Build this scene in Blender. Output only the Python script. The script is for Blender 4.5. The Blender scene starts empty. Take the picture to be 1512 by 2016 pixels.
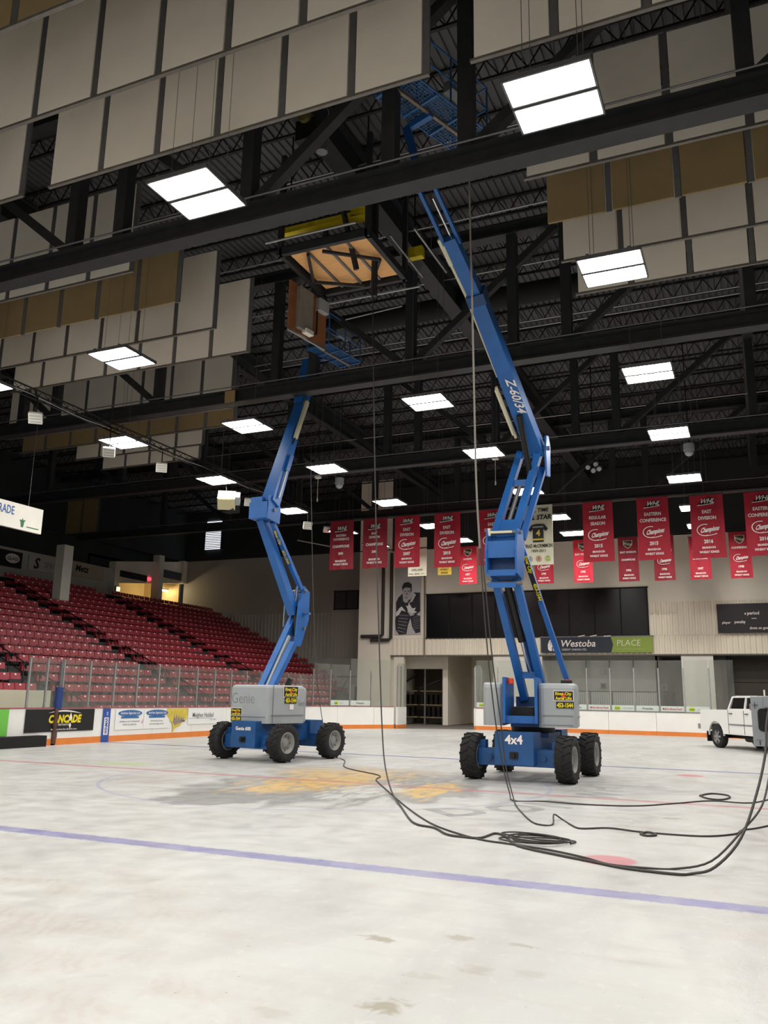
import bpy, math, random
from mathutils import Vector as V, Matrix
random.seed(7)
S = bpy.context.scene
C = S.collection
# ---------------------------------------------------------------- camera
CAMLOC = V((8.404, -16.253, 1.754))
yaw, pitch, roll = 0.41864, 0.21706, 0.01745
fw = V((-math.sin(yaw)*math.cos(pitch), math.cos(yaw)*math.cos(pitch), math.sin(pitch)))
r0 = V((math.cos(yaw), math.sin(yaw), 0)); u0 = r0.cross(fw)
rt = r0*math.cos(roll) + u0*math.sin(roll); up = u0*math.cos(roll) - r0*math.sin(roll)
cd = bpy.data.cameras.new('camera'); cd.sensor_fit = 'VERTICAL'; cd.sensor_height = 24.0
cd.lens = 24.0*1644.0/2016.0; cd.clip_start = 0.05; cd.clip_end = 300
cam = bpy.data.objects.new('camera', cd); C.objects.link(cam); S.camera = cam
M = Matrix.Identity(4)
for i in range(3):
    M[i][0] = rt[i]; M[i][1] = up[i]; M[i][2] = -fw[i]; M[i][3] = CAMLOC[i]
cam.matrix_world = M
# ---------------------------------------------------------------- world, exposure
w = bpy.data.worlds.new('world'); S.world = w; w.use_nodes = True
w.node_tree.nodes['Background'].inputs[0].default_value = (0.6, 0.65, 0.7, 1)
w.node_tree.nodes['Background'].inputs[1].default_value = 0.02
S.view_settings.view_transform = 'Standard'; S.view_settings.look = 'None'
S.view_settings.gamma = 1; S.view_settings.use_curve_mapping = False
S.view_settings.exposure = 0.0
LAMP = 56.0          # radiance of the ceiling light panels
S.cycles.use_denoising = True
S.cycles.max_bounces = 8; S.cycles.diffuse_bounces = 4; S.cycles.transparent_max_bounces = 24
S.cycles.glossy_bounces = 3; S.cycles.sample_clamp_indirect = 4.0

# ---------------------------------------------------------------- materials
def lin(h):
    h = h.lstrip('#'); o = []
    for i in (0, 2, 4):
        c = int(h[i:i+2], 16)/255.0
        o.append(c/12.92 if c <= 0.04045 else ((c+0.055)/1.055)**2.4)
    return o
MT = {}
def mat(n, col, rough=0.6, metal=0.0, var=0.0, scale=4.0, bump=0.0, bscale=None, spec=0.5, emit=0.0, stretch=(1,1,1)):
    if n in MT: return MT[n]
    m = bpy.data.materials.new(n); m.use_nodes = True; MT[n] = m
    nt = m.node_tree; b = nt.nodes['Principled BSDF']
    c = lin(col) if isinstance(col, str) else list(col)
    b.inputs['Base Color'].default_value = (*c, 1)
    b.inputs['Roughness'].default_value = rough; b.inputs['Metallic'].default_value = metal
    b.inputs['Specular IOR Level'].default_value = spec
    if emit:
        b.inputs['Emission Color'].default_value = (*c, 1); b.inputs['Emission Strength'].default_value = emit
    tc = nt.nodes.new('ShaderNodeTexCoord'); mp = nt.nodes.new('ShaderNodeMapping')
    mp.inputs['Scale'].default_value = stretch
    nt.links.new(tc.outputs['Object'], mp.inputs['Vector'])
    if var > 0:
        nz = nt.nodes.new('ShaderNodeTexNoise'); nz.inputs['Scale'].default_value = scale; nz.inputs['Detail'].default_value = 4
        nt.links.new(mp.outputs[0], nz.inputs['Vector'])
        mr = nt.nodes.new('ShaderNodeMapRange'); mr.inputs['From Min'].default_value = 0.3; mr.inputs['From Max'].default_value = 0.7
        mr.inputs['To Min'].default_value = 1-var; mr.inputs['To Max'].default_value = 1+var
        nt.links.new(nz.outputs['Fac'], mr.inputs['Value'])
        vm = nt.nodes.new('ShaderNodeVectorMath'); vm.operation = 'SCALE'; vm.inputs[0].default_value = c
        nt.links.new(mr.outputs[0], vm.inputs['Scale']); nt.links.new(vm.outputs[0], b.inputs['Base Color'])
    if bump > 0:
        n2 = nt.nodes.new('ShaderNodeTexNoise'); n2.inputs['Scale'].default_value = bscale or scale*4; n2.inputs['Detail'].default_value = 3
        nt.links.new(mp.outputs[0], n2.inputs['Vector'])
        bp = nt.nodes.new('ShaderNodeBump'); bp.inputs['Strength'].default_value = bump; bp.inputs['Distance'].default_value = 0.02
        nt.links.new(n2.outputs['Fac'], bp.inputs['Height']); nt.links.new(bp.outputs[0], b.inputs['Normal'])
    return m
steel = mat('black_steel', '#27282b', .55, 0, .25, 3)
deckm = mat('roof_deck', '#555557', .7, 0, .12, .6)
joistm = mat('joist_paint', '#161618', .6, 0, .2, 3)
galv = mat('galvanised', '#a3a3a3', .4, .6, .1, 6)
galvd = mat('galvanised_dull', '#77777a', .5, .5, .1, 6)
white = mat('white_paint', '#e4e0d6', .5, 0, .03, 2)
cream = mat('cream_wall', '#ece5d5', .75, 0, .05, .5, .1, 30)
creamc = mat('cream_cladding', '#ebe2cf', .6, 0, .07, .8, stretch=(1,1,.15))
greyw = mat('grey_wall', '#bdbdb8', .75, 0, .05, .6)
darkw = mat('dark_wall', '#2a2e30', .8, 0, .2, .5)
baff = mat('baffle_cream', '#f2eadd', .9, 0, .05, .9, .15, 60)
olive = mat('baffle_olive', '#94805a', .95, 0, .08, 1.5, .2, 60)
railm = mat('baffle_rail', '#6f6a64', .5, .2, .15, 5)
redp = mat('seat_red', '#9c303b', .42, 0, .1, 1.2, spec=.5)
redd = mat('seat_red_dark', '#8e2733', .4, 0, .1, 1.2)
concrete = mat('concrete', '#7c7771', .85, 0, .12, 1.2, .2, 20)
concd = mat('concrete_dark', '#454241', .85, 0, .15, 1.5)
lbluec = mat('chassis_blue', '#1a4f87', .45, 0, .15, 2.5)
lblue = mat('lift_blue', '#1e60a8', .38, 0, .1, 2.5, .05, 30)
lblued = mat('lift_blue_dark', '#12457c', .45, 0, .1, 2)
lgrey = mat('lift_grey', '#a3a8ab', .45, 0, .05, 2)
lgreyd = mat('lift_grey_lines', '#7f8487', .5)
rubber = mat('tyre_rubber', '#1d1c1c', .85, 0, .3, 9, .5, 40)
rimm = mat('rim_grey', '#8c8c88', .55, .2, .15, 8)
black = mat('black', '#0c0c0d', .5)
blackm = mat('black_matt', '#151515', .9)
chrome = mat('chrome', '#d8d8d8', .15, 1)
creamp = mat('cream_plastic', '#d8d2b4', .5)
yel = mat('yellow', '#e8d21c', .5, 0, .08, 5)
yelb = mat('yellow_steel', '#c9b51f', .5, 0, .25, 6)
orange = mat('kick_orange', '#dd8038', .5, 0, .07, 2)
boardw = mat('board_white', '#ecebe6', .4, 0, .03, 1.5)
boardt = mat('board_cap_rail', '#9a4a50', .45)
bann = mat('banner_red', '#a91b30', .7, 0, .08, 2, .15, 8)
bannd = mat('banner_dark_red', '#8c1c2c', .7, 0, .08, 2, .15, 8)
ink = mat('lettering_white', '#f0e8e4', .6)
inkb = mat('lettering_black', '#16181a', .6)
inkgrey = mat('lettering_grey', '#8c8f92', .6)
bannw = mat('banner_cream', '#dcd8c0', .7, 0, .04, 3)
gold = mat('gold_cloth', '#d8b842', .6, 0, .06, 3)
navy = mat('sign_navy', '#1a2333', .5)
green = mat('sign_green', '#8aa03c', .5)
lime = mat('ad_green', '#6fc04a', .5)
ablue = mat('ad_blue', '#2b4f9c', .5)
obl = mat('ad_oval_blue', '#35669f', .5)
adgrey = mat('ad_lettering_grey', '#55585c', .6)
adred = mat('ad_red', '#c22a30', .5)
ply = mat('plywood', '#eab172', .7, 0, .1, 3, stretch=(1,6,1))
plyd = mat('plywood_brown', '#8e5a36', .75, 0, .2, 3)
carp = mat('truck_white', '#ecebe8', .22, 0, .02, 1, spec=.6)
orl = mat('beacon_orange', '#e4441c', .4)
glassd = mat('dark_glass', '#05070a', .3, 0, spec=.3)
screen = mat('scoreboard_black', '#0d0e10', .5)
warm = mat('warm_wall', '#cdb98a', .8, 0, .05, 1)
lampm = mat('lamp_panel', (1, .97, .92), .5, emit=LAMP)
tubem = mat('fluorescent_tube', (1, .78, .45), .5, emit=90)
sconcem = mat('wall_lamp_glow', (1, .7, .4), .5, emit=2.2)
exitm = mat('exit_red', (1, .08, .12), .5, emit=1.6)
lagm = mat('daylight_slats', (.85, .9, 1), .5, emit=2.2)
cablem = mat('cable_black', '#3a3734', .6)
ropem = mat('rope_grey', '#807c74', .7)
tagm = mat('number_tag', '#f4eeee', .25)  # white colour of the tag also carries its glint
hudg = mat('poster_pale', '#b9b6b6', .6, 0, .1, .9)
g1 = mat('poster_dark', '#2a282e', .7, 0, .35, 3); g2 = mat('poster_mid', '#6a6870', .7, 0, .3, 6); g3 = mat('poster_skin', '#a9a6a6', .7, 0, .15, 5)

def glass_mat():
    m = bpy.data.materials.new('rink_glass'); m.use_nodes = True; MT['glass'] = m
    nt = m.node_tree; nt.nodes.clear()
    o = nt.nodes.new('ShaderNodeOutputMaterial'); t = nt.nodes.new('ShaderNodeBsdfTransparent'); t.inputs[0].default_value = (.90, .93, .91, 1)
    g = nt.nodes.new('ShaderNodeBsdfGlossy'); g.inputs['Roughness'].default_value = .03
    d = nt.nodes.new('ShaderNodeBsdfDiffuse'); d.inputs[0].default_value = (.75, .74, .70, 1)
    n = nt.nodes.new('ShaderNodeTexNoise'); n.inputs['Scale'].default_value = 1.3
    mr = nt.nodes.new('ShaderNodeMapRange'); mr.inputs['To Min'].default_value = 0.0; mr.inputs['To Max'].default_value = .12
    nt.links.new(n.outputs['Fac'], mr.inputs['Value'])
    m1 = nt.nodes.new('ShaderNodeMixShader'); nt.links.new(mr.outputs[0], m1.inputs[0]); nt.links.new(t.outputs[0], m1.inputs[1]); nt.links.new(d.outputs[0], m1.inputs[2])
    lw_ = nt.nodes.new('ShaderNodeLayerWeight'); pw = nt.nodes.new('ShaderNodeMath'); pw.operation = 'POWER'; pw.inputs[1].default_value = 4.5
    nt.links.new(lw_.outputs['Facing'], pw.inputs[0]); fr = nt.nodes.new('ShaderNodeMath'); fr.operation = 'MULTIPLY_ADD'; fr.inputs[1].default_value = .45; fr.inputs[2].default_value = .035
    nt.links.new(pw.outputs[0], fr.inputs[0])
    m2 = nt.nodes.new('ShaderNodeMixShader'); nt.links.new(fr.outputs[0], m2.inputs[0]); nt.links.new(m1.outputs[0], m2.inputs[1]); nt.links.new(g.outputs[0], m2.inputs[2])
    nt.links.new(m2.outputs[0], o.inputs[0]); return m
glassm = glass_mat()

def ice_mat():
    m = bpy.data.materials.new('painted_ice'); m.use_nodes = True; nt = m.node_tree; N = nt.nodes; L = nt.links
    b = N['Principled BSDF']; tc = N.new('ShaderNodeTexCoord'); sp = N.new('ShaderNodeSeparateXYZ'); L.new(tc.outputs['Object'], sp.inputs[0])
    X, Y = sp.outputs[0], sp.outputs[1]
    def ma(op, a, b_=None, c_=None):
        n = N.new('ShaderNodeMath'); n.operation = op
        for i, v in enumerate((a, b_, c_)):
            if v is None: continue
            if hasattr(v, 'links'): L.new(v, n.inputs[i])
            else: n.inputs[i].default_value = v
        return n.outputs[0]
    def noise(scale, sx=1, sy=1, det=4, dist=0, rot=0, rough=.5):
        mp = N.new('ShaderNodeMapping'); mp.inputs['Scale'].default_value = (sx, sy, 1); mp.inputs['Rotation'].default_value = (0, 0, rot)
        L.new(tc.outputs['Object'], mp.inputs[0]); n = N.new('ShaderNodeTexNoise'); n.inputs['Scale'].default_value = scale
        n.inputs['Detail'].default_value = det; n.inputs['Distortion'].default_value = dist; n.inputs['Roughness'].default_value = rough
        L.new(mp.outputs[0], n.inputs['Vector']); return n.outputs['Fac']
    def ramp(v, a, c, lo=0., hi=1.):
        r = N.new('ShaderNodeMapRange'); r.inputs['From Min'].default_value = a; r.inputs['From Max'].default_value = c
        r.inputs['To Min'].default_value = lo; r.inputs['To Max'].default_value = hi; L.new(v, r.inputs['Value']); return r.outputs[0]
    def mix(f, a, col):
        n = N.new('ShaderNodeMixRGB'); L.new(f, n.inputs[0])
        if hasattr(a, 'links'): L.new(a, n.inputs[1])
        else: n.inputs[1].default_value = (*a, 1)
        n.inputs[2].default_value = (*col, 1); return n.outputs[0]
    def dist(cx, cy, sx=1., sy=1.):
        dx = ma('MULTIPLY', ma('SUBTRACT', X, cx), 1/sx); dy = ma('MULTIPLY', ma('SUBTRACT', Y, cy), 1/sy)
        return ma('SQRT', ma('ADD', ma('MULTIPLY', dx, dx), ma('MULTIPLY', dy, dy)))
    col = mix(ramp(noise(.35, 1, 1, 5, .6), .42, .68), (.55, .55, .528), (.485, .485, .463))
    col = mix(ramp(noise(1.1, 1, .35, 5, .8, .5), .45, .75, 0, .8), col, (.425, .415, .40))
    col = mix(ramp(noise(2.6, .3, 1.6, 5, .4, -.55), .5, .78, 0, .5), col, (.45, .415, .375))
    col = mix(ramp(noise(9, 1, 1, 4, .3), .58, .75, 0, .35), col, (.64, .64, .615))
    # skid arcs towards the exit
    wv = N.new('ShaderNodeTexWave'); wv.inputs['Scale'].default_value = .35; wv.inputs['Distortion'].default_value = 7; wv.inputs['Detail'].default_value = 3
    mp = N.new('ShaderNodeMapping'); mp.inputs['Rotation'].default_value = (0, 0, .9); L.new(tc.outputs['Object'], mp.inputs[0]); L.new(mp.outputs[0], wv.inputs[0])
    far = ramp(Y, -3, 12, 0, .42)
    col = mix(ma('MULTIPLY', ramp(wv.outputs['Fac'], .82, .98), far), col, (.50, .48, .46))
    # brown tyre tracks bottom left
    tr = N.new('ShaderNodeTexWave'); tr.inputs['Scale'].default_value = 2.6; tr.inputs['Distortion'].default_value = 9; tr.inputs['Detail'].default_value = 6; tr.inputs['Detail Scale'].default_value = 1.8
    mp = N.new('ShaderNodeMapping'); mp.inputs['Rotation'].default_value = (0, 0, -.5); L.new(tc.outputs['Object'], mp.inputs[0]); L.new(mp.outputs[0], tr.inputs[0])
    zone = ma('MULTIPLY', ramp(dist(2.2, -10.6, 2.6, 1.5), .5, 1.2, 1, 0), ramp(noise(1.5, 1, 1, 3), .4, .6))
    col = mix(ma('MULTIPLY', ramp(tr.outputs['Fac'], .35, .8, .35, .6), zone), col, (.42, .37, .32))
    zone2 = ma('MULTIPLY', ramp(dist(4.6, -12.2, 1.7, 1.2), .4, 1.2, 1, 0), ramp(noise(2.2, 1, 1, 3), .45, .62))
    col = mix(ma('MULTIPLY', ramp(tr.outputs['Fac'], .3, .8, .3, .55), zone2), col, (.46, .395, .355))
    sn = noise(6, 1, 1, 4, 1.5)
    for cx, cy, sx, sy, k in ((5.7, -10.09, .16, .07, .8), (6.22, -9.81, .1, .08, .6), (6.29, -11.34, .14, .12, .9), (6.55, -10.48, .12, .10, .4), (6.69, -9.79, .11, .05, .5),
                              (6.3, -10.75, .12, .07, .25), (6.9, -10.4, .14, .08, .25), (7.05, -2.1, .22, .08, .7), (6.15, -1.9, .15, .08, .4), (7.7, -3.0, .2, .15, .3), (5.75, -11.75, .12, .08, .3)):
        d = ma('ADD', dist(cx, cy, sx, sy), ma('MULTIPLY', ma('SUBTRACT', sn, .5), 2.6))
        col = mix(ramp(d, .5, 1.15, k, 0), col, (.30, .27, .20))
    pk = noise(22, 1, 1, 2); col = mix(ramp(pk, .735, .76, 0, .8), col, (.22, .2, .18))
    # centre logo
    wn = noise(.6, 1, .5, 4, 2.2, .25)
    wob = ma('MULTIPLY', ma('SUBTRACT', wn, .5), 1.5)
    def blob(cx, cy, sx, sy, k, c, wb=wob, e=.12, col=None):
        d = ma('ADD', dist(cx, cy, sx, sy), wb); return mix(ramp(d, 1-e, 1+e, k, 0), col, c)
    stripe = ma('MULTIPLY', ma('SUBTRACT', noise(2.8, 1.4, .35, 3, 1.6, .35), .5), 2.6)
    col = blob(.2, -.9, 2.2, 3.3, .8, (.27, .27, .26), col=col)
    col = blob(-.2, -3.4, 1.0, 1.2, .85, (.24, .24, .23), col=col)
    col = blob(2.4, -.6, 1.0, 2.0, .8, (.27, .27, .26), col=col)
    col = blob(-.4, 2.6, 1.9, 1.1, .6, (.46, .38, .28), col=col)
    col = blob(-.1, -.7, 1.1, 1.7, .92, (.66, .42, .13), ma('ADD', wob, stripe), .3, col)
    col = blob(-.35, 1.3, 1.3, 1.2, .85, (.64, .44, .19), ma('ADD', wob, stripe), .3, col)
    col = blob(2.35, -.5, .5, 1.3, .9, (.68, .44, .12), ma('ADD', wob, stripe), .3, col)
    col = blob(1.5, -1.5, .6, 1.4, .8, (.58, .58, .55), ma('ADD', wob, stripe), .3, col)
    stk = ma('MULTIPLY', ramp(ma('ADD', dist(.5, -.6, 2.5, 3.3), wob), .75, 1.1, 1, 0), ramp(noise(1.7, 1.5, .45, 5, 1.8, .35), .52, .6, 0, .75))
    col = mix(stk, col, (.27, .265, .25))
    col = blob(-3.4, -1.9, 1.4, .6, .4, (.42, .39, .37), col=col)
    col = blob(-6.4, 1.0, .9, .45, .55, (.42, .55, .2), col=col); col = blob(-4.6, 3.3, 1.6, .5, .25, (.50, .56, .35), col=col)
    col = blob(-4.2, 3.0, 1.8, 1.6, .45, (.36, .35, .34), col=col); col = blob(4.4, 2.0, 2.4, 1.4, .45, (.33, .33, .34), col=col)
    # lines
    en = ma('MULTIPLY', ma('SUBTRACT', noise(14, 1, 1, 3), .5), .10)
    fade = noise(3, 1, 1, 5, .5)
    def line(yc, hw, c, col, lo, hi):
        d = ma('ADD', ma('ABSOLUTE', ma('SUBTRACT', Y, yc)), en)
        f = ma('MULTIPLY', ramp(d, hw-.02, hw+.02, 1, 0), ramp(fade, .3, .75, hi, lo)); return mix(f, col, c)
    col = line(-7.77, .15, (.20, .19, .40), col, .55, .92)
    col = line(7.77, .15, (.13, .15, .32), col, .75, 1.)
    col = line(0, .13, (.50, .17, .19), col, .4, .85)
    for yy, sx in ((-6.1, .3), (6.1, .3)):
        for xx in (-6.7, 6.7):
            d = ma('ADD', dist(xx, yy), ma('MULTIPLY', en, .6)); col = mix(ramp(d, .29, .34, .8, 0), col, (.55, .17, .20))
    d = ma('ADD', ma('ABSOLUTE', ma('SUBTRACT', dist(0, 0), 4.57)), ma('MULTIPLY', en, .3))
    col = mix(ma('MULTIPLY', ramp(d, .02, .05, 1, 0), ramp(fade, .3, .7, .9, .35)), col, (.33, .34, .50))
    L.new(col, b.inputs['Base Color'])
    L.new(ramp(noise(2.5, 1, 1, 4), .3, .7, .28, .5), b.inputs['Roughness']); b.inputs['Specular IOR Level'].default_value = .38
    bp = N.new('ShaderNodeBump'); bp.inputs['Strength'].default_value = .12; bp.inputs['Distance'].default_value = .02
    L.new(noise(18, 1, .5, 4, .5), bp.inputs['Height']); L.new(bp.outputs[0], b.inputs['Normal'])
    return m
icem = ice_mat()

# ---------------------------------------------------------------- mesh helpers
W = {}
TC = {}
def glyphs(s, bold):
    k = (s, bold)
    if k in TC: return TC[k]
    cu = bpy.data.curves.new('t', 'FONT'); cu.body = s; cu.resolution_u = 2; cu.offset = bold; cu.fill_mode = 'BOTH'
    ob = bpy.data.objects.new('t', cu); me = bpy.data.meshes.new_from_object(ob)
    vs = [v.co.copy() for v in me.vertices]; fs = [tuple(p.vertices) for p in me.polygons]
    bpy.data.objects.remove(ob); bpy.data.meshes.remove(me); bpy.data.curves.remove(cu)
    TC[k] = (vs, fs); return TC[k]
class MB:
    def __init__(s): s.v = []; s.f = []; s.m = []; s.mats = []; s.sm = []
    def mi(s, m):
        if m not in s.mats: s.mats.append(m)
        return s.mats.index(m)
    def add(s, vs, fs, m, smooth=False):
        o = len(s.v); s.v += [tuple(v) for v in vs]; i = s.mi(m)
        for f in fs: s.f.append(tuple(o+k for k in f)); s.m.append(i); s.sm.append(smooth)
        return s
    def hexa(s, p, m): # 8 corners: bottom 4 ccw, top 4 ccw
        return s.add(p, [(3,2,1,0),(4,5,6,7),(0,1,5,4),(1,2,6,5),(2,3,7,6),(3,0,4,7)], m)
    def box(s, x0, x1, y0, y1, z0, z1, m):
        return s.hexa([(x0,y0,z0),(x1,y0,z0),(x1,y1,z0),(x0,y1,z0),(x0,y0,z1),(x1,y0,z1),(x1,y1,z1),(x0,y1,z1)], m)
    def obox(s, c, ax, ay, az, m): # centre + half-axis vectors
        c = V(c); ax = V(ax); ay = V(ay); az = V(az)
        return s.hexa([c-ax-ay-az, c+ax-ay-az, c+ax+ay-az, c-ax+ay-az, c-ax-ay+az, c+ax-ay+az, c+ax+ay+az, c-ax+ay+az], m)
    def bar(s, a, b, w_, h, m, side=None, w2=None, h2=None):
        a = V(a); b = V(b); d = (b-a).normalized()
        sd = V(side) if side is not None else (V((0,0,1)).cross(d) if abs(d.z) < .99 else V((1,0,0)))
        sd = (sd - d*sd.dot(d)).normalized(); n = d.cross(sd)
        w2 = w2 or w_; h2 = h2 or h
        P = [a-sd*w_/2-n*h/2, a+sd*w_/2-n*h/2, a+sd*w_/2+n*h/2, a-sd*w_/2+n*h/2, b-sd*w2/2-n*h2/2, b+sd*w2/2-n*h2/2, b+sd*w2/2+n*h2/2, b-sd*w2/2+n*h2/2]
        return s.hexa(P, m)
    def cyl(s, a, b, r, m, n=12, r2=None, cap=True):
        a = V(a); b = V(b); d = (b-a).normalized(); t = V((1,0,0)) if abs(d.x) < .8 else V((0,1,0))
        e1 = d.cross(t).normalized(); e2 = d.cross(e1); r2 = r if r2 is None else r2
        vs = []
        for k in range(n):
            c_, s_ = math.cos(2*math.pi*k/n), math.sin(2*math.pi*k/n); vs += [a+(e1*c_+e2*s_)*r, b+(e1*c_+e2*s_)*r2]
        s.add(vs, [(2*k, 2*((k+1)%n), 2*((k+1)%n)+1, 2*k+1) for k in range(n)], m, True)
        if cap: s.add(vs, [tuple(2*k for k in range(n))[::-1], tuple(2*k+1 for k in range(n))], m)
        return s
    def lathe(s, prof, c, ax, m, n=24):  # prof = [(r, t)] along axis
        c = V(c); ax = V(ax).normalized(); t = V((0,0,1)) if abs(ax.z) < .9 else V((1,0,0))
        e1 = ax.cross(t).normalized(); e2 = ax.cross(e1); vs = []
        for k in range(n):
            q = 2*math.pi*k/n; d = e1*math.cos(q)+e2*math.sin(q)
            for r, h in prof: vs.append(c+d*r+ax*h)
        L_ = len(prof); fs = []
        for k in range(n):
            for j in range(L_-1):
                a0 = k*L_+j; b0 = ((k+1) % n)*L_+j; fs.append((a0, b0, b0+1, a0+1))
        return s.add(vs, fs, m, True)
    def sph(s, c, r, m, n=12, sc=(1,1,1)):
        pr = [(max(1e-4, r*math.sin(math.pi*k/8)), -r*math.cos(math.pi*k/8)) for k in range(9)]
        o = len(s.v); s.lathe(pr, (0,0,0), (0,0,1), m, n)
        for i in range(o, len(s.v)):
            x, y, z = s.v[i]; s.v[i] = (c[0]+x*sc[0], c[1]+y*sc[1], c[2]+z*sc[2])
        return s
    def prism(s, poly, o, u, v, n, th, m): # 2D polygon extruded by th along n
        o = V(o); u = V(u); v = V(v); n = V(n); k = len(poly)
        a = [o+u*x+v*y for x, y in poly]; b = [q+n*th for q in a]
        fs = [tuple(range(k))[::-1], tuple(range(k, 2*k))] + [(i, (i+1) % k, k+(i+1) % k, k+i) for i in range(k)]
        return s.add(a+b, fs, m)
    def tube(s, pts, r, m, n=6):
        pts = [V(p) for p in pts]; vs = []; pe = None
        for i, p in enumerate(pts):
            d = (pts[min(i+1, len(pts)-1)]-pts[max(i-1, 0)]).normalized()
            e = pe if pe is not None else (V((0,0,1)) if abs(d.z) < .9 else V((1,0,0)))
            e = (e-d*e.dot(d)).normalized(); f = d.cross(e); pe = e
            vs += [p+(e*math.cos(2*math.pi*k/n)+f*math.sin(2*math.pi*k/n))*r for k in range(n)]
        fs = [(i*n+k, i*n+(k+1) % n, (i+1)*n+(k+1) % n, (i+1)*n+k) for i in range(len(pts)-1) for k in range(n)]
        return s.add(vs, fs, m, True)
    def text(s, t, o, u, v, size, m, bold=.012, xs=1., shear=0., align='C', maxw=None):
        vs, fs = glyphs(t, bold)
        if not vs: return s
        x0 = min(q.x for q in vs); x1 = max(q.x for q in vs); wd = (x1-x0)*size*xs
        if maxw and wd > maxw: xs *= maxw/wd
        sx = {'C': -(x0+x1)/2, 'L': -x0, 'R': -x1}[align]
        o = V(o); u = V(u); v = V(v)
        return s.add([o+u*((q.x+sx)*xs*size+q.y*shear*size)+v*(q.y*size) for q in vs], fs, m)
    def build(s, name, parent=None, loc=None, bevel=0):
        me = bpy.data.meshes.new(name)
        if parent is not None: org = W[parent.name]
        elif loc is not None: org = V(loc)
        else:
            xs = [q[0] for q in s.v]; ys = [q[1] for q in s.v]; org = V(((min(xs)+max(xs))/2, (min(ys)+max(ys))/2, min(q[2] for q in s.v)))
        me.from_pydata([(q[0]-org[0], q[1]-org[1], q[2]-org[2]) for q in s.v], [], s.f)
        for m in s.mats: me.materials.append(m)
        me.polygons.foreach_set('material_index', s.m); me.polygons.foreach_set('use_smooth', s.sm); me.update()
        o = bpy.data.objects.new(name, me); C.objects.link(o)
        if parent is not None: o.parent = parent
        else: o.location = org
        W[o.name] = org.copy() if isinstance(org, V) else V(org)
        if bevel:
            b = o.modifiers.new('bevel', 'BEVEL'); b.width = bevel; b.segments = 2; b.limit_method = 'ANGLE'
        return o
def tag(o, label, cat, group=None, kind=None):
    o['label'] = label; o['category'] = cat
    if group: o['group'] = group
    if kind: o['kind'] = kind
    return o
def thing(name, loc, label, cat, group=None, rz=0):
    o = bpy.data.objects.new(name, None); C.objects.link(o); o.location = loc; o.rotation_euler = (0, 0, rz); o.empty_display_size = .2
    W[o.name] = V(loc); return tag(o, label, cat, group)
def struct(o):
    o['kind'] = 'structure'; return o
def dup(root, loc, rz=0, label=None, group=None):
    r = root.copy(); C.objects.link(r); r.location = loc; r.rotation_euler = (0, 0, rz)
    if label: r['label'] = label
    if group: r['group'] = group
    for ch in list(root.children):
        c = ch.copy(); C.objects.link(c); c.parent = r
        for g in list(ch.children):
            d = g.copy(); C.objects.link(d); d.parent = c
    W[r.name] = V(loc)
    return r
def ordn(n):
    return {1:'first',2:'second',3:'third',4:'fourth',5:'fifth',6:'sixth',7:'seventh',8:'eighth',9:'ninth',10:'tenth',11:'eleventh',12:'twelfth'}.get(n, f'{n}th')
UX, UY, UZ = V((1,0,0)), V((0,1,0)), V((0,0,1))
# ================================================================ ROOM
RX, RY, RC = 12.95, 30.48, 8.53
def rink(off=0., y0=-30.48, step=6):   # outline of the boards (left end corner, end, right corner)
    P = []
    for a in range(180, 89, -step): P.append((-RX+RC+(RC+off)*math.cos(math.radians(a)), RY-RC+(RC+off)*math.sin(math.radians(a))))
    for a in range(90, -1, -step): P.append((RX-RC+(RC+off)*math.cos(math.radians(a)), RY-RC+(RC+off)*math.sin(math.radians(a))))
    return P
fl = MB()
top_ = rink(0, step=3)
poly = top_ + [(-x, -y) for x, y in top_]
fl.add([(x, y, 0) for x, y in poly], [tuple(range(len(poly)))[::-1]], icem)
# painted wordmark letters round the circle, worn grey
worn = mat('worn_ice_lettering', '#969694', .6, 0, .25, 3)
for t, cx, cy, rz, sz in (('D', 4.25, -3.35, .85, 1.25), ('O', 4.95, -2.45, 1.0, 1.25), ('N', 5.5, -1.4, 1.2, 1.25), ('W', 5.85, .5, 1.5, 1.15), ('H', 5.7, 1.8, 1.75, 1.15)):
    fl.text(t, (cx, cy, .0015), (math.cos(rz), math.sin(rz), 0), (-math.sin(rz), math.cos(rz), 0), sz, worn, .03)
floor = fl.build('floor', loc=(0, 0, 0)); struct(floor)
ap = MB()
ap.box(-34, 34, 31.0, 41, -.25, -.02, concrete); ap.box(-34, -13.2, -34, 31.0, -.25, -.02, concd); ap.box(13.2, 34, -34, 31.0, -.25, -.02, concd)
ap.box(-13.2, 13.2, -34, 31, -.25, -.03, concrete)
struct(ap.build('floor'))
# roof deck with ribs running along the rink
cb = MB(); x = -34.0; zt, zb = 16.3, 16.24; vs = []; n = 0
while x < 34:
    for dx, z in ((0, zb), (.13, zb), (.15, zt), (.20, zt)): vs += [(x+dx, -34, z), (x+dx, 39, z)]; n += 1
    x += .22
cb.add(vs, [(2*i, 2*i+1, 2*i+3, 2*i+2) for i in range(n-1)], deckm)
cb.box(-34, 34, -34, 39, 16.45, 16.6, deckm)
struct(cb.build('ceiling'))
# shell walls that are out of the frame but bound the hall
for nm, b in (('wall_right', (33.5, 34, -34, 39, 0, 16.4)), ('wall_back', (-34, 34, -34.5, -34, 0, 16.4))):
    struct(MB().box(*b, white).build(nm))
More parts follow.
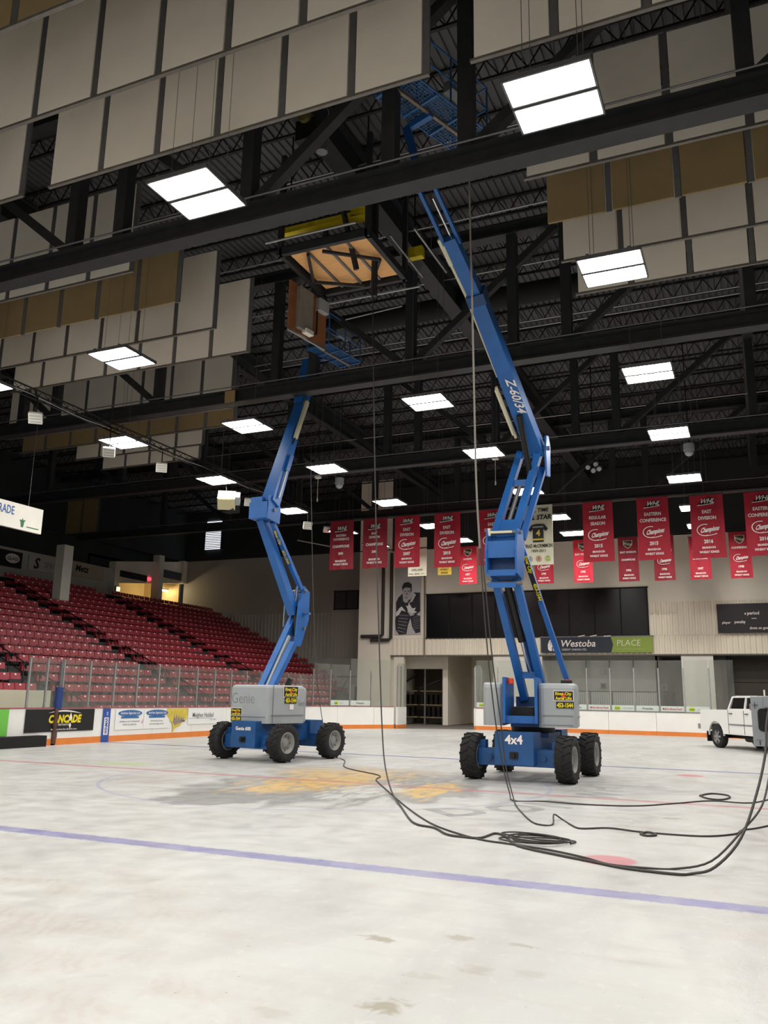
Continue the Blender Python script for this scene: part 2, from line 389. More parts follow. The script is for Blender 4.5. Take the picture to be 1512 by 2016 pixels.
# ---------------------------------------------------------------- left wall behind the stands
XL = -33.5
lw = MB()
lw.box(XL-.3, XL, -34, 30.2, 0, 10.35, greyw)
lw.box(XL-.3, XL, 30.2, 38.5, 0, 8.5, greyw)
lw.prism([(30.2, 9.35), (38.5, 10.35), (38.5, 12.1), (30.2, 10.9)], (XL, 0, 0), UY, UZ, (-1, 0, 0), .3, cream)
lw.box(XL-.3, XL, -34, 38.5, 12.1, 16.3, darkw); lw.box(XL-.6, XL-.3, -34, 38.5, 10.3, 12.2, darkw)
struct(lw.build('wall_left'))
cc = MB()      # lit concourse behind the opening
cc.box(XL-4, XL-3.8, 28, 38.5, 7.5, 11, warm); cc.box(XL-4, XL-.3, 28, 38.5, 7.2, 7.5, warm); cc.box(XL-4, XL-.3, 28, 28.2, 7.5, 11, warm)
cc.box(XL-4, XL-.3, 38.3, 38.5, 7.5, 12, warm); cc.box(XL-4, XL-.3, 28, 38.5, 11, 11.2, warm)
struct(cc.build('wall_concourse'))
t = thing('fluorescent_lamp', (XL-1.2, 36.5, 9.6), 'warm glowing fluorescent tube lamp in the concourse opening behind the top seats', 'lamp')
MB().box(XL-1.3, XL-1.1, 36.6, 38.0, 9.77, 9.85, cream).build('lamp_body', t); MB().cyl((XL-1.2, 36.6, 9.71), (XL-1.2, 38.0, 9.71), .05, tubem).build('tube', t)
t = thing('wall_lamp', (XL+.4, 30.4, 8.7), 'small warm square wall lamp on the pillar beside the top seats', 'lamp')
MB().box(XL+.3, XL+.42, 30.25, 30.6, 8.7, 9.1, galvd).build('backplate', t); MB().box(XL+.42, XL+.52, 30.3, 30.55, 8.75, 9.05, sconcem).build('lamp_shade', t)
k = 0
for y, wd, z0, z1 in ((30.4, .5, 7.6, 10.8), (35.2, .6, 7.6, 12.1), (38.2, .5, 10.3, 12.1)):
    struct(MB().box(XL-.3, XL+.3, y-wd/2, y+wd/2, z0, z1, cream).build(f'trim_{k+1}')); k += 1
t = MB().box(-27.9, -27.3, 19.3, 20.0, 6.6, 9.9, white).build('support_column')
tag(t, 'white square column standing up through the top seat rows', 'column')
for (nm, y0, y1, z0, z1, bm, lab, lines) in (
    ('g', 16.6, 21.95, 9.15, 10.15, black, 'black wall sign with GLASS in a white oval, above the top seats', None),
    ('s', 22.5, 25.8, 9.2, 10.2, greyw, 'grey wall sign with a large S and SFRC lettering behind the white column', None),
    ('m', 26.1, 29.2, 9.35, 10.3, mat('sign_beige', '#b5ad95', .7), 'beige wall sign reading Metz next to the concourse opening', None),
    ('d', 30.9, 33.85, 9.9, 10.35, screen, 'dark unlit message board above the lit concourse opening', None),
    ('b', 35.8, 37.95, 10.5, 11.1, mat('sign_slate', '#4a5158', .6), 'slate framed sign on the header near the wall corner', None)):
    o = thing('wall_sign', (XL+.1, (y0+y1)/2, z0), lab, 'sign')
    MB().box(XL+.0, XL+.12, y0, y1, z0, z1, bm).build('sign_board', o)
    f = MB(); X_ = XL+.13
    if nm == 'g':
        e = MB().prism([((y0+4.6)+.55*math.cos(a*.3927), 9.7+.3*math.sin(a*.3927)) for a in range(16)], (X_, 0, 0), UY, UZ, UX, .01, ink); e.text('GLASS', (X_+.02, y0+4.6, 9.58), UY, UZ, .3, black, .02, maxw=.85); e.build('lettering', o)
    if nm == 's':
        f.text('S', (X_, 23.1, 9.35), UY, UZ, .95, black, .03, shear=.2).text('SFRC', (X_, 24.3, 9.5), UY, UZ, .5, inkgrey, .02); f.build('lettering', o)
    if nm == 'm': f.text('Metz', (X_, 27.1, 9.7), UY, UZ, .6, black, .03, shear=.2).build('lettering', o)
t = MB().box(XL+.05, XL+.15, 34.0, 34.3, 10.02, 10.25, exitm).build('exit_sign'); tag(t, 'small glowing red exit sign above the concourse opening', 'sign')

# ---------------------------------------------------------------- end wall
YE = 34.5
ew = MB()
ew.box(-33.5, -13.55, 38.5, 38.8, 0, 7.7, greyw); ew.box(-33.5, -13.55, 38.5, 38.8, 7.7, 12.1, mat('cream_wall_shaded', '#aeaba4', .8, 0, .05, .5)); ew.box(-34, -13.5, 38.5, 38.8, 12.1, 16.4, darkw)  # greyer tone stands in for the weaker light on this wall
def corr(mb, x0, x1, y, z0, z1, m, p=.3, d=.045):
    vs = []; x = x0; k = 0
    while x < x1-.01:
        for dx, dy in ((0, 0), (p*.4, 0), (p*.5, -d), (p*.9, -d)):
            vs += [(min(x+dx, x1), y+dy, z0), (min(x+dx, x1), y+dy, z1)]; k += 1
        x += p
    vs += [(x1, y, z0), (x1, y, z1)]
    mb.add(vs, [(2*i, 2*i+2, 2*i+3, 2*i+1) for i in range(k)], m)
corr(ew, -33.4, -15.9, 38.49, 4.4, 7.7, mat('cladding_shaded', '#b9b6ad', .6, 0, .08, .8, stretch=(1,1,.15)))  # cream cladding with the dimmer light put into its colour
ew.box(-15.9, -13.55, 34.5, 38.6, 0, 16.4, cream)
struct(ew.build('wall_far_left'))
e2 = MB()
e2.box(-13.55, 14, YE, YE+.3, 7.35, 11.25, cream); e2.box(-34, 34, YE+.31, YE+.5, 11.0, 16.4, darkw) if False else e2.box(-13.55, 34, YE+.1, YE+.3, 11.25, 16.4, darkw)
e2.box(-13.55, 34, YE+.02, YE+.3, 4.4, 7.4, cream); e2.box(14, 34, YE, YE+.3, 0, 11.25, cream)
corr(e2, -13.5, 14, YE+.01, 4.38, 5.45, creamc); corr(e2, 2.9, 14, YE+.01, 5.45, 7.35, creamc)
e2.box(-13.55, -11.05, YE-.02, YE, 5.45, 11.2, cream)
e2.box(-13.52, 14, YE-.06, YE+.3, 4.3, 4.38, mat('soffit_dark', '#6d675c', .7))
e2.box(-13.3, -12.6, YE+.02, YE+.3, 0, 4.35, cream)                  # jamb left of the door
e2.box(-6.6, -3.55, YE+.02, YE+.3, 0, 4.35, white)                # wall between door and alcove
e2.box(4.42, 6.12, YE+.02, YE+.3, 0, 4.35, white)
e2.box(-3.55, 4.42, YE+.1, YE+.3, 0, .9, greyw)
struct(e2.build('wall_far'))
al = MB(); al.box(-3.7, 2.9, 36.9, 37.1, 0, 4.4, greyw); al.box(2.75, 2.95, 36.9, 39, 0, 4.4, greyw); al.box(2.9, 5, 39, 39.2, 0, 4.4, mat('grey_door', '#5b5a58', .7))
al.box(-3.9, -3.55, YE+.3, 37, 0, 4.4, greyw); al.box(4.42, 4.6, YE+.3, 39, 0, 4.4, greyw); al.box(-4, 5, YE+.3, 39.2, 4.4, 4.6, greyw); al.box(-3.7, 4.5, YE+.3, 39, .4, .55, concrete)
struct(al.build('wall_alcove'))
tn = MB(); tn.box(-10.45, -10.1, 36.0, 41, 0, 4.6, cream); tn.box(-6.6, -6.4, YE+.3, 41, 0, 4.6, mat('tunnel_wall', '#b3a27c', .8, 0, .05, .8)); tn.box(-10.45, -6.4, 41, 41.2, 0, 4.6, cream)
tn.box(-13.6, -6.4, YE+.3, 41.2, 4.55, 4.7, cream); tn.box(-13.5, -10.4, 35.95, 36.1, 3.55, 4.55, cream); tn.box(-16.5, -16.3, 36, 40, 0, 4.4, darkw); tn.box(-16.5, -10.4, 40, 40.2, 0, 4.4, mat('store_wall', '#6b6453', .8))
tn.box(-13.6, -13.3, YE+.3, 36.1, 0, 4.5, cream)
struct(tn.build('wall_tunnel'))
rd = MB(); rd.box(6.15, 6.75, 35.2, 35.4, 0, 4.3, mat('door_frame_brown', '#5a5048', .7)); rd.box(6.75, 14, 36.0, 36.1, 0, 4.3, mat('overhead_door', '#49443c', .7, 0, .08, 2))
for z in (1.4, 2.85): rd.box(6.75, 14, 35.97, 36.0, z, z+.04, black)
rd.box(6.75, 6.95, 35.6, 36.0, 0, 4.3, black)
struct(rd.build('door_1'))
dp = MB(); dp.box(-11.75, -11.65, 36.02, 36.1, 0, 3.55, galvd); dp.box(-10.5, -10.42, 36.02, 36.1, 0, 3.55, galvd); struct(dp.build('door_2'))
# windows
def window(nm, x0, x1, y, z0, z1, n, gm, fm, fr=.07):
    b = MB(); b.box(x0-fr, x1+fr, y-.08, y+.02, z0-fr, z0, fm); b.box(x0-fr, x1+fr, y-.08, y+.02, z1, z1+fr, fm)
    for i in range(n+1):
        x = x0+(x1-x0)*i/n; b.box(x-fr/2, x+fr/2, y-.06, y+.02, z0, z1, fm)
    b.box(x0, x1, y-.02, y+.0, z0, z1, gm); struct(b.build(nm))
window('window_1', -11.0, 2.74, YE, 5.48, 8.22, 9, glassd, blackm)
window('window_2', -19.8, -15.95, 38.49, 7.95, 9.2, 4, mat('grey_glass', '#4b4d4c', .4), black)
window('window_3', -31.7, -30.1, 38.47, 13.1, 14.5, 1, glassd, black)
lv = MB()
for i in range(11):
    z = 13.0+i*.14
    lv.box(-31.6, -30.15, 38.38, 38.42, z, z+.05, lagm)
lv.box(-31.5, -30.1, 38.38, 38.42, 14.95, 15.08, lagm); lv.box(-31.5, -30.1, 38.38, 38.42, 15.2, 15.3, lagm)
tag(lv.build('louvre_vent'), 'louvred opening letting in daylight high on the dark end wall', 'vent')
# pipes on the end wall
for pts, lab in (([(-14.05, 34.3, 11.1), (-14.05, 34.3, 5.72), (-14.2, 34.3, 5.6), (-15.6, 34.3, 5.6)], 'dark vertical drain pipe with elbow, left of its twin on the end wall'),
                 ([(-13.45, 34.3, 11.1), (-13.45, 34.3, 5.5), (-13.6, 34.3, 5.35), (-14.9, 34.3, 5.35)], 'dark vertical drain pipe with elbow, nearer the hockey player poster')):
    tag(MB().tube(pts, .11, mat('pipe_dark', '#35322f', .6), 10).build('drain_pipe'), lab, 'pipe')
tag(MB().tube([(-11.12, 34.35, 11.0), (-11.12, 34.35, 4.2)], .05, mat('pipe_tan', '#7d7464', .6), 8).build('conduit_pipe'), 'thin tan conduit pipe between the poster and the dark windows', 'pipe')
# ---------------------------------------------------------------- roof steel
def truss(y, lab):
    t = thing('roof_truss', (0, y, 11.15), lab, 'truss', 'roof trusses spanning the rink')
    b = MB(); b.box(-31, 31, y-.2, y+.2, 11.15, 11.21, steel); b.box(-31, 31, y-.2, y+.2, 11.54, 11.6, steel); b.box(-31, 31, y-.06, y+.06, 11.2, 11.55, steel); b.build('bottom_chord', t)
    b = MB(); b.box(-33, 33, y-.2, y+.2, 15.2, 15.26, steel); b.box(-33, 33, y-.2, y+.2, 15.54, 15.6, steel); b.box(-33, 33, y-.06, y+.06, 15.25, 15.55, steel); b.build('top_chord', t)
    nodes = [-24.35, -19.6, -14.85, -10.1, -5.35, -.6, 4.15, 8.9, 13.65, 18.4, 23.15]
    for x in sorted(nodes + [-3.95, 2.6, -16.5, 11.5]):
        MB().box(x-.14, x+.14, y-.14, y+.14, 11.6, 15.2, steel).build('vertical_post', t)
    for i, x in enumerate(nodes):
        if x >= -.7 and x < 23: MB().bar((x+.15, y, 11.65), (x+4.5, y, 15.2), .22, .2, steel, side=(0, 1, 0)).build('diagonal_brace', t)
        if x <= -5 and x > -24: MB().bar((x-.15, y, 11.65), (x-4.5, y, 15.2), .22, .2, steel, side=(0, 1, 0)).build('diagonal_brace', t)
    MB().bar((-.9, y, 11.7), (-5.1, y, 15.2), .22, .2, steel, side=(0, 1, 0)).build('diagonal_brace', t)
    p = MB(); p.tube([(-26, y-.22, 11.68), (26, y-.22, 11.68)], .022, galvd, 6).build('conduit', t)
    return t
truss(-3.2, 'large black steel truss over the rink, nearest the camera, under the first ceiling lights')
truss(5.8, 'large black steel truss over the rink, second one, crossing behind the right lift boom')
truss(14.9, 'large black steel truss over the rink, third one, behind the middle ceiling lights')
truss(24.1, 'farthest black steel truss, the one the row of large red banners hangs from')
jd = MB(); jl = None
y = -13.0; k = 0
jt = thing('roof_joist', (0, -13, 15.6), 'dark open web steel joist under the corrugated roof deck', 'joist', 'open web roof joists')
b = MB(); b.box(-33, 33, -13.04, -12.96, 15.62, 15.68, joistm); b.build('bottom_chord', jt)
b = MB(); b.box(-33, 33, -13.05, -12.95, 16.16, 16.22, joistm); b.build('top_chord', jt)
b = MB(); x = -33.0
while x < 32.6:
    b.bar((x, -13, 15.66), (x+.33, -13, 16.18), .028, .028, joistm, side=(0, 1, 0)); b.bar((x+.33, -13, 16.18), (x+.66, -13, 15.66), .028, .028, joistm, side=(0, 1, 0)); x += .66
b.build('web', jt)
for i in range(1, 28): dup(jt, (0, -13+i*1.83, 15.6))
for i, (x, wd) in enumerate(((-10.1, .35), (-.25, .5), (8.9, .35), (18.4, .35), (-19.6, .35))):
    g = MB(); g.box(x-wd/2, x+wd/2, -20, 34, 14.62, 14.7, steel); g.box(x-wd/2, x+wd/2, -20, 34, 15.5, 15.58, steel); g.box(x-.06, x+.06, -20, 34, 14.68, 15.52, steel)
    tag(g.build('roof_girder'), ('dark steel girder running lengthwise under the roof, above the plywood hoist hatch' if i == 1 else f'dark steel girder running lengthwise under the roof, {ordn([0,3,0,4,5,2][i] if i else 2) if i!=4 else "first"} from the stands side'), 'girder', 'lengthwise roof girders')
for i, (y, z, x0, x1) in enumerate(((9.2, 15.05, -6, 30), (2.6, 15.05, 4.9, 30))):
    tag(MB().tube([(x0, y, z), (x1, y, z)], .36, blackm, 14).build('air_duct'), f'black round air duct crossing under the roof, {["behind the second truss","above the right baffles","behind the third truss","above the banners"][i]}', 'duct')
# thin galvanised conduits crossing the roof
for i, (y, z) in enumerate(((-7.2, 15.4), (1.0, 15.2), (4.1, 15.0), (7.6, 15.2), (10.8, 14.8), (11.3, 14.8), (13.0, 14.6), (19.5, 14.2))):
    tag(MB().tube([(-22, y, z), (20, y, z)], .025, galv, 6).build('conduit_pipe'), f'thin bright conduit pipe crossing under the roof deck, {ordn(i+1)} from the camera', 'pipe')
# ---------------------------------------------------------------- baffles
BZ, BH, BW = 11.76, 2.42, 1.375
bp = {}
def baffle(m, x, y, lab):
    key = m.name
    if key not in bp:
        t = thing('acoustic_baffle', (x, y, BZ), lab, 'acoustic panel', 'hanging acoustic baffles')
        MB().box(x-.61, x+.61, y-.03, y+.03, BZ+.05, BZ+BH, m).build('panel_face', t, bevel=.01)
        MB().box(x+.63, x+.75, y-.02, y+.02, BZ+.03, BZ+BH, galvd).build('side_channel', t)
        MB().cyl((x, y, BZ+BH-.02), (x, y, 16.26), .008, galvd, 4).build('hanger_rod', t)
        bp[key] = t; return t
    return dup(bp[key], (x, y, BZ), 0, lab)
rows = [(-8.57, olive, 1), (-6.84, baff, 1), (-5.15, baff, 1), (-1.75, baff, 0), (.06, olive, 0), (1.71, baff, 0), (3.46, baff, 0)]
bw = {'baffle_cream': 'cream', 'baffle_olive': 'olive'}
for r, (y, m, full) in enumerate(rows):
    banks = [('left', -4.87, -1, 7), ('right', 4.87, 1, 4)]
    if full: banks = [('middle', -4.13, 1, 6), ('left', -4.87, -1, 1 if r < 2 else 3), ('right', 4.87, 1, 3)]
    for nm, x0, sg, n in banks:
        for i in range(n):
            x = x0 + sg*(BW*i + BW/2)
            baffle(m, x-.03, y, f'{bw[m.name]} acoustic baffle, {ordn(i+1)} from the centre gap, {nm} bank, {ordn(r+1)} row back' if nm != 'middle' else f'{bw[m.name]} acoustic baffle, {ordn(i+1)} along the middle bank, {ordn(r+1)} row back')
        xa, xb = sorted((x0, x0+sg*BW*n))
        if m is baff or full:
            tag(MB().box(xa-.02, xb+.02, y-.035, y+.035, BZ-.01, BZ+.035, railm).build('baffle_rail'), f'grey steel rail under the {nm} bank of baffles, {ordn(r+1)} row back', 'rail')
for r, (y, m, x0, n) in enumerate(((7.5, baff, -8.2, 8), (9.2, olive, -9.2, 8), (10.9, baff, -11.9, 5), (12.6, baff, -13.3, 4))):
    for i in range(n): baffle(m, x0-BW*(i+.5), y, f'{bw[m.name]} acoustic baffle beyond the second truss, {ordn(i+1)} from its right end, {ordn(r+1)} row')
    tag(MB().box(x0-BW*n, x0, y-.035, y+.035, BZ-.01, BZ+.035, railm).build('baffle_rail'), f'grey steel rail under the baffles beyond the second truss, {ordn(r+1)} row', 'rail')
for i in range(2): baffle(olive, -30.7-BW*i, 24.6, f'dim acoustic baffle far over the stands, {ordn(i+1)} from the right')  # olive colour stands in for the dimness this far back
# ---------------------------------------------------------------- ceiling lights
LZ = 10.27
def ceiling_light(x, y, lab):
    t = thing('ceiling_light', (x, y, LZ), lab, 'ceiling light', 'double panel ceiling lights')
    for s in (-1, 1):
        yc = y+s*.315
        h = MB(); h.box(x-.63, x+.63, yc-.3, yc+.3, LZ+.05, LZ+.08, galvd)
        for a in ((x-.63, x-.6, yc-.3, yc+.3), (x+.6, x+.63, yc-.3, yc+.3), (x-.63, x+.63, yc-.3, yc-.27), (x-.63, x+.63, yc+.27, yc+.3)): h.box(*a, LZ, LZ+.05, galvd)
        h = h.build('housing', t)
        MB().add([(x-.6, yc-.27, LZ+.03), (x+.6, yc-.27, LZ+.03), (x+.6, yc+.27, LZ+.03), (x-.6, yc+.27, LZ+.03)], [(3, 2, 1, 0)], lampm).build('light_panel', t)
    b = MB()
    for sx in (-.4, .4): b.box(x+sx-.03, x+sx+.03, y-.6, y+.6, LZ+.08, LZ+.12, galvd)
    b.build('bracket', t)
    b = MB()
    for sx in (-.4, .4):
        for sy in (-.25, .25): b.tube([(x+sx, y+sy, LZ+.1), (x+sx, y+sy, 16.24)], .006, galvd, 4)
    b.build('hanging_wire', t)
    return t
LY = [-5.65, -.3, 5.7, 11.3, 17.4, 22.95, 27.2]
first = None
rown = {0: 'row nearest the camera', 1: 'second row', 2: 'third row', 3: 'fourth row', 4: 'fifth row', 5: 'sixth row', 6: 'farthest row'}
coln = {6.28: 'right-hand file', 0.0: 'middle file', -6.29: 'file left of the middle', -11.4: 'file over the stands side boards', 11.4: 'file over the right side boards'}
for cx in (6.28, 0.0, -6.29, -11.4, 11.4):
    for j, y in enumerate([-28, -22.5, -17, -11.3] + LY):
        j -= 4
        if cx == 0.0 and j == 1: continue
        lab = f'double panel ceiling light glowing white, {coln[cx]}, {rown.get(j, "row behind the camera")}'
        if first is None: first = ceiling_light(cx, y, lab)
        else: dup(first, (cx, y, LZ), 0, lab, 'double panel ceiling lights')
# ================================================================ STANDS
X0, DX, F0, DZ = -14.6, .86, .36, .39
st = MB()
st.box(-14.3, -13.2, -16, 34, -.02, .3, concd)
for i in range(20):
    xa = X0+.35-DX*i; z = F0+DZ*i; y1 = 38.4 if i >= 5 else (37 if i == 4 else (34 if i == 3 else (31.4 if i else 29)))
    st.box(xa-DX-.02, xa, -16, y1, max(0, z-.6), z, concd)
st.box(XL, X0+.35-DX*20, -16, 38.4, 7.0, F0+DZ*20, concd)
# aisle stairs half steps
SECT = [(-8.3, -1.0), (.6, 7.9), (9.3, 16.6), (18.0, 25.3), (26.8, 38.2)]
AIS = [(7.9, 9.3), (16.6, 18.0), (25.3, 26.8), (-1.0, .6)]
for a, b in AIS:
    for i in range(19): st.box(X0+.35-DX*i-.3-.5, X0+.35-DX*i-.45, a+.15, b-.15, F0+DZ*i, F0+DZ*(i+.5), concd)
struct(st.build('floor'))
t = thing('stand_seat', (0, 0, 0), 'red plastic folding stand seat', 'seat')
b = MB()
def shell(mb, pts, w0, w1, th, m, bow=.03):
    vs = []; n = 5
    for j, (x, z) in enumerate(pts):
        wj = w0+(w1-w0)*j/(len(pts)-1)
        for i in range(n):
            q = (i/(n-1)-.5)*2; vs.append((x+bow*q*q, q*wj/2, z))
    for j, (x, z) in enumerate(pts):
        wj = w0+(w1-w0)*j/(len(pts)-1)
        for i in range(n):
            q = (i/(n-1)-.5)*2; vs.append((x+bow*q*q-th, q*wj/2, z))
    k = len(pts)*n; L_ = len(pts); fs = []
    for j in range(L_-1):
        for i in range(n-1):
            a = j*n+i; fs += [(a, a+1, a+n+1, a+n), (k+a, k+a+n, k+a+n+1, k+a+1)]
    for i in range(n-1): fs += [(i+1, i, k+i, k+i+1), (k-n+i, k-n+i+1, 2*k-n+i+1, 2*k-n+i)]
    for j in range(L_-1): fs += [(j*n, j*n+n, k+j*n+n, k+j*n), (j*n+n-1, k+j*n+n-1, k+j*n+2*n-1, j*n+2*n-1)]
    mb.add(vs, fs, m, False)
shell(b, [(-.215, .62), (-.225, .67), (-.25, .78), (-.27, .86)], .488, .48, .03, redp, .012)
seat_back_mb = b; b.build('backrest', t)
c = MB(); shell(c, [(-.02, .20), (-.05, .30), (-.09, .38), (-.11, .42)], .48, .47, .035, redp, .02); c.build('seat_pan', t)
d = MB(); d.box(-.14, -.04, -.03, .03, .0, .42, black); d.box(-.16, -.02, -.24, -.21, .2, .5, redd); d.build('bracket', t)
e = MB(); e.obox((-.238, 0, .80), (.006, 0, -.002), (0, .04, 0), (-.007, 0, .027), tagm); e.build('number_tag', t, )
seat_proto = t
spots = []
for s_, (ya, yb) in enumerate(SECT):
    for i in range(19):
        y0, y1 = ya, yb
        if s_ == 4: y1 = {0: 29.0, 1: 30.2, 2: 31.4, 3: 34, 4: 36.6, 5: 37.6}.get(i, 38.2)
        if s_ == 1 and i == 0: continue
        if s_ == 1 and i == 1: y1 = 7.4
        n = int((y1-y0)/.521); wd = (y1-y0)/n
        for j in range(n):
            x = X0-DX*i; y = y0+wd*(j+.5)
            if abs(x+27.6) < .5 and 19.1 < y < 20.3: continue
            spots.append((x, y, F0+DZ*i, s_, i))
def inview(x, y, z):
    d = V((x, y, z))-CAMLOC; zc = d.dot(fw)
    return zc > 0 and abs(d.dot(rt)/zc) < 756/1644.+.02
vis = [q for q in spots if inview(q[0], q[1], q[2]+.6)]
vis.sort(key=lambda q: (V(q[:3])-CAMLOC).length)
near, rest = vis[:300], vis[300:]
sname = {0: 'block nearest the camera', 1: 'block left of the first aisle', 2: 'block between the first and second aisles', 3: 'block between the second and third aisles', 4: 'block against the far end wall'}
for k, (x, y, z, s_, i) in enumerate(near):
    lab = f'red plastic folding stand seat, {ordn(i+1)} row up, {sname[s_]}'
    gp = f'red seats, {ordn(i+1)} row, {sname[s_]}'
    if k == 0:
        seat_proto.location = (x, y, z); seat_proto['label'] = lab; seat_proto['group'] = gp
    else: dup(seat_proto, (x, y, z), 0, lab, gp)
R_ = MB(); src = MB(); src.v = seat_back_mb.v+c.v; o_ = len(seat_back_mb.v); src.f = seat_back_mb.f+[tuple(q+o_ for q in f) for f in c.f]
for x, y, z, s_, i in rest:
    R_.add([(a+x, b_+y, c_+z) for a, b_, c_ in src.v], src.f, redp)
    R_.obox((x-.238, y, z+.80), (.006, 0, -.002), (0, .04, 0), (-.007, 0, .027), tagm)
tag(R_.build('stand_seats'), 'mass of red folding seats filling the upper rows of the stands', 'seats', kind='stuff')
# aisle handrails
def handrail(y, i0, i1, lab):
    x0, z0 = X0-DX*i0, F0+DZ*i0; x1, z1 = X0-DX*i1, F0+DZ*i1
    t = thing('handrail', (x0, y, z0), lab, 'handrail', 'aisle handrails')
    MB().tube([(x0, y, z0+.1), (x0, y, z0+.9), (x1, y, z1+.9), (x1, y, z1+.1)], .028, black).build('top_rail', t)
    MB().tube([(x0, y, z0+.5), (x1, y, z1+.5)], .02, black).build('mid_rail', t)
    for q in (.33, .66):
        MB().tube([(x0+(x1-x0)*q, y, z0+(z1-z0)*q), (x0+(x1-x0)*q, y, z0+(z1-z0)*q+.9)], .022, black).build('post', t)
for a, (ya, yb) in enumerate(AIS[:3]):
    for j, (i0, i1) in enumerate(((0, 3), (4, 7), (9, 12), (13, 16))):
        handrail((ya+yb)/2, i0, i1, f'black aisle handrail, {ordn(a+1)} aisle from the left, {ordn(j+1)} one up the steps')
# ================================================================ BOARDS AND GLASS
BHT = 1.17
def arcpt(s, off=0.):      # s = metres along the boards from (-RX,-20) going up the left side
    Ls = RY-RC+20
    if s < Ls: return V((-RX-off, -20+s, 0)), V((0, 1, 0))
    s -= Ls; La = RC*math.pi/2
    if s < La:
        a = math.pi-s/RC; return V((-RX+RC+(RC+off)*math.cos(a), RY-RC+(RC+off)*math.sin(a), 0)), V((math.sin(a), -math.cos(a), 0))
    s -= La; Le = 2*(RX-RC)
    if s < Le: return V((-RX+RC+s, RY+off, 0)), V((1, 0, 0))
    s -= Le
    if s < La:
        a = math.pi/2-s/RC; return V((RX-RC+(RC+off)*math.cos(a), RY-RC+(RC+off)*math.sin(a), 0)), V((math.sin(a), -math.cos(a), 0))
    s -= La; return V((RX+off, RY-RC-s, 0)), V((0, -1, 0))
def strip(mb, s0, s1, o0, o1, z0, z1, m, st_=.62):
    n = max(1, int((s1-s0)/st_+.5)); P = []
    for i in range(n+1):
        s = s0+(s1-s0)*i/n; a, _ = arcpt(s, o0); b_, _ = arcpt(s, o1); P.append([(a.x, a.y, z0), (b_.x, b_.y, z0), (b_.x, b_.y, z1), (a.x, a.y, z1)])
    vs = [q for p in P for q in p]; fs = []
    for i in range(n):
        a = 4*i; fs += [(a, a+4, a+5, a+1), (a+1, a+5, a+6, a+2), (a+2, a+6, a+7, a+3), (a+3, a+7, a+4, a)]
    fs += [(0, 1, 2, 3), (4*n+3, 4*n+2, 4*n+1, 4*n)]; mb.add(vs, fs, m)
Sdoor0, Sdoor1 = 0, 0
def s_of(x):  # s on left arc for given x
    a = math.pi-math.acos(max(-1, min(1, -(x+RX-RC)/RC))); a = math.acos((x+RX-RC)/RC); return (RY-RC+20)+RC*(math.pi-a)
Sd0, Sd1 = s_of(-10.45), s_of(-6.4)
panels = []
s = 20.0+5.45
while s < Sd0-.3:
    e_ = min(s+2.44, Sd0) if Sd0-s > 3.2 else Sd0
    panels.append((s, e_)); s = e_
s = Sd1
while s < 86: panels.append((s, s+2.44)); s += 2.44
panels = [(20-8, 20-5.5), (20-5.5, 20-3.06), (20-3.06, 20-.62), (20-.62, 20+1.8), (20+1.8, 20+4.1)] + [(20+4.1, 20+5.25)] + panels
for k, (a, b_) in enumerate(panels):
    mid, _ = arcpt((a+b_)/2)
    where = 'left side boards' if (a+b_)/2 < 42 else ('left corner boards' if (a+b_)/2 < 54 else 'end boards')
    t = thing('dasher_board', mid, f'white rink board section with orange kick strip, {where}, {ordn(k+1)} section counted clockwise', 'rink board', 'rink board sections')
    m_ = MB(); strip(m_, a+.008, b_-.008, 0, .16, .2, BHT, boardw); m_.build('panel', t)
    m_ = MB(); strip(m_, a+.004, b_-.004, -.012, .15, 0, .21, orange); m_.build('kick_strip', t)
    m_ = MB(); strip(m_, a, b_, -.02, .2, BHT, BHT+.03, boardt if a < 56 else galvd); m_.build('cap_rail', t)
# glass
def pane(s0, s1, z1, k, where, post=True, adv=None):
    mid, _ = arcpt(s0)
    t = thing('glass_pane', (mid.x, mid.y, BHT+.03), f'clear rink glass pane, {where}, {ordn(k)} pane along', 'glass pane', 'rink glass panes')
    m_ = MB(); strip(m_, s0+.03, s1-.03, .085, .10, BHT+.03, z1, glassm, .7); m_.build('glass', t)
    a, tg = arcpt(s0, .09); m_ = MB(); n_ = V((tg.y, -tg.x, 0))
    pz = z1 if post is True else post
    m_.obox((a.x, a.y, (BHT+pz)/2), tg*.03, n_*.03, (0, 0, (pz-BHT)/2), galv); m_.build('support_post', t)
    if adv is not None:
        m_ = MB(); strip(m_, s0+.05, s1-.05, .07, .08, BHT+.05, BHT+.33, mat('glass_ad_strip', '#c5d0c9', .4)); ad = m_.build('advert_strip', t)
        c_, tg = arcpt((s0+s1)/2, .06); x_ = MB()
        txt, cm = adv
        if txt == 'logo':
            q = c_-tg*.3; x_.prism([(q_, r_) for q_, r_ in ((-.16, -.09), (.12, -.1), (.17, .02), (.1, .1), (-.12, .09))], (q.x, q.y, BHT+.19), tg, UZ, (0, 0, 0) if False else V((tg.y, -tg.x, 0))*-1, -.004, mat('ad_lime', '#b5cc2e', .5))
            x_.text('Lynx', (q.x, q.y, BHT+.15)+0 if False else V((q.x, q.y, BHT+.15))+V((tg.y, -tg.x, 0))*.012, tg, UZ, .13, inkb, .01, shear=.2)
            q2 = c_+tg*.25; x_.text('LAW GROUP', V((q2.x, q2.y, BHT+.15)), tg, UZ, .1, inkgrey, 0, maxw=.5)
        else:
            x_.text(txt, V((c_.x, c_.y, BHT+.14)), tg, UZ, .15, cm, .01, maxw=.95)
        x_.build('lettering', ad)
    return t
s = 20+4.2; k = 1
SG = [24.15, 24.9, 25.62, 26.87]+[26.87+1.245*i for i in range(1, 14)]
for i in range(len(SG)-1): pane(SG[i], SG[i+1], 2.79, k, 'left side boards'); k += 1
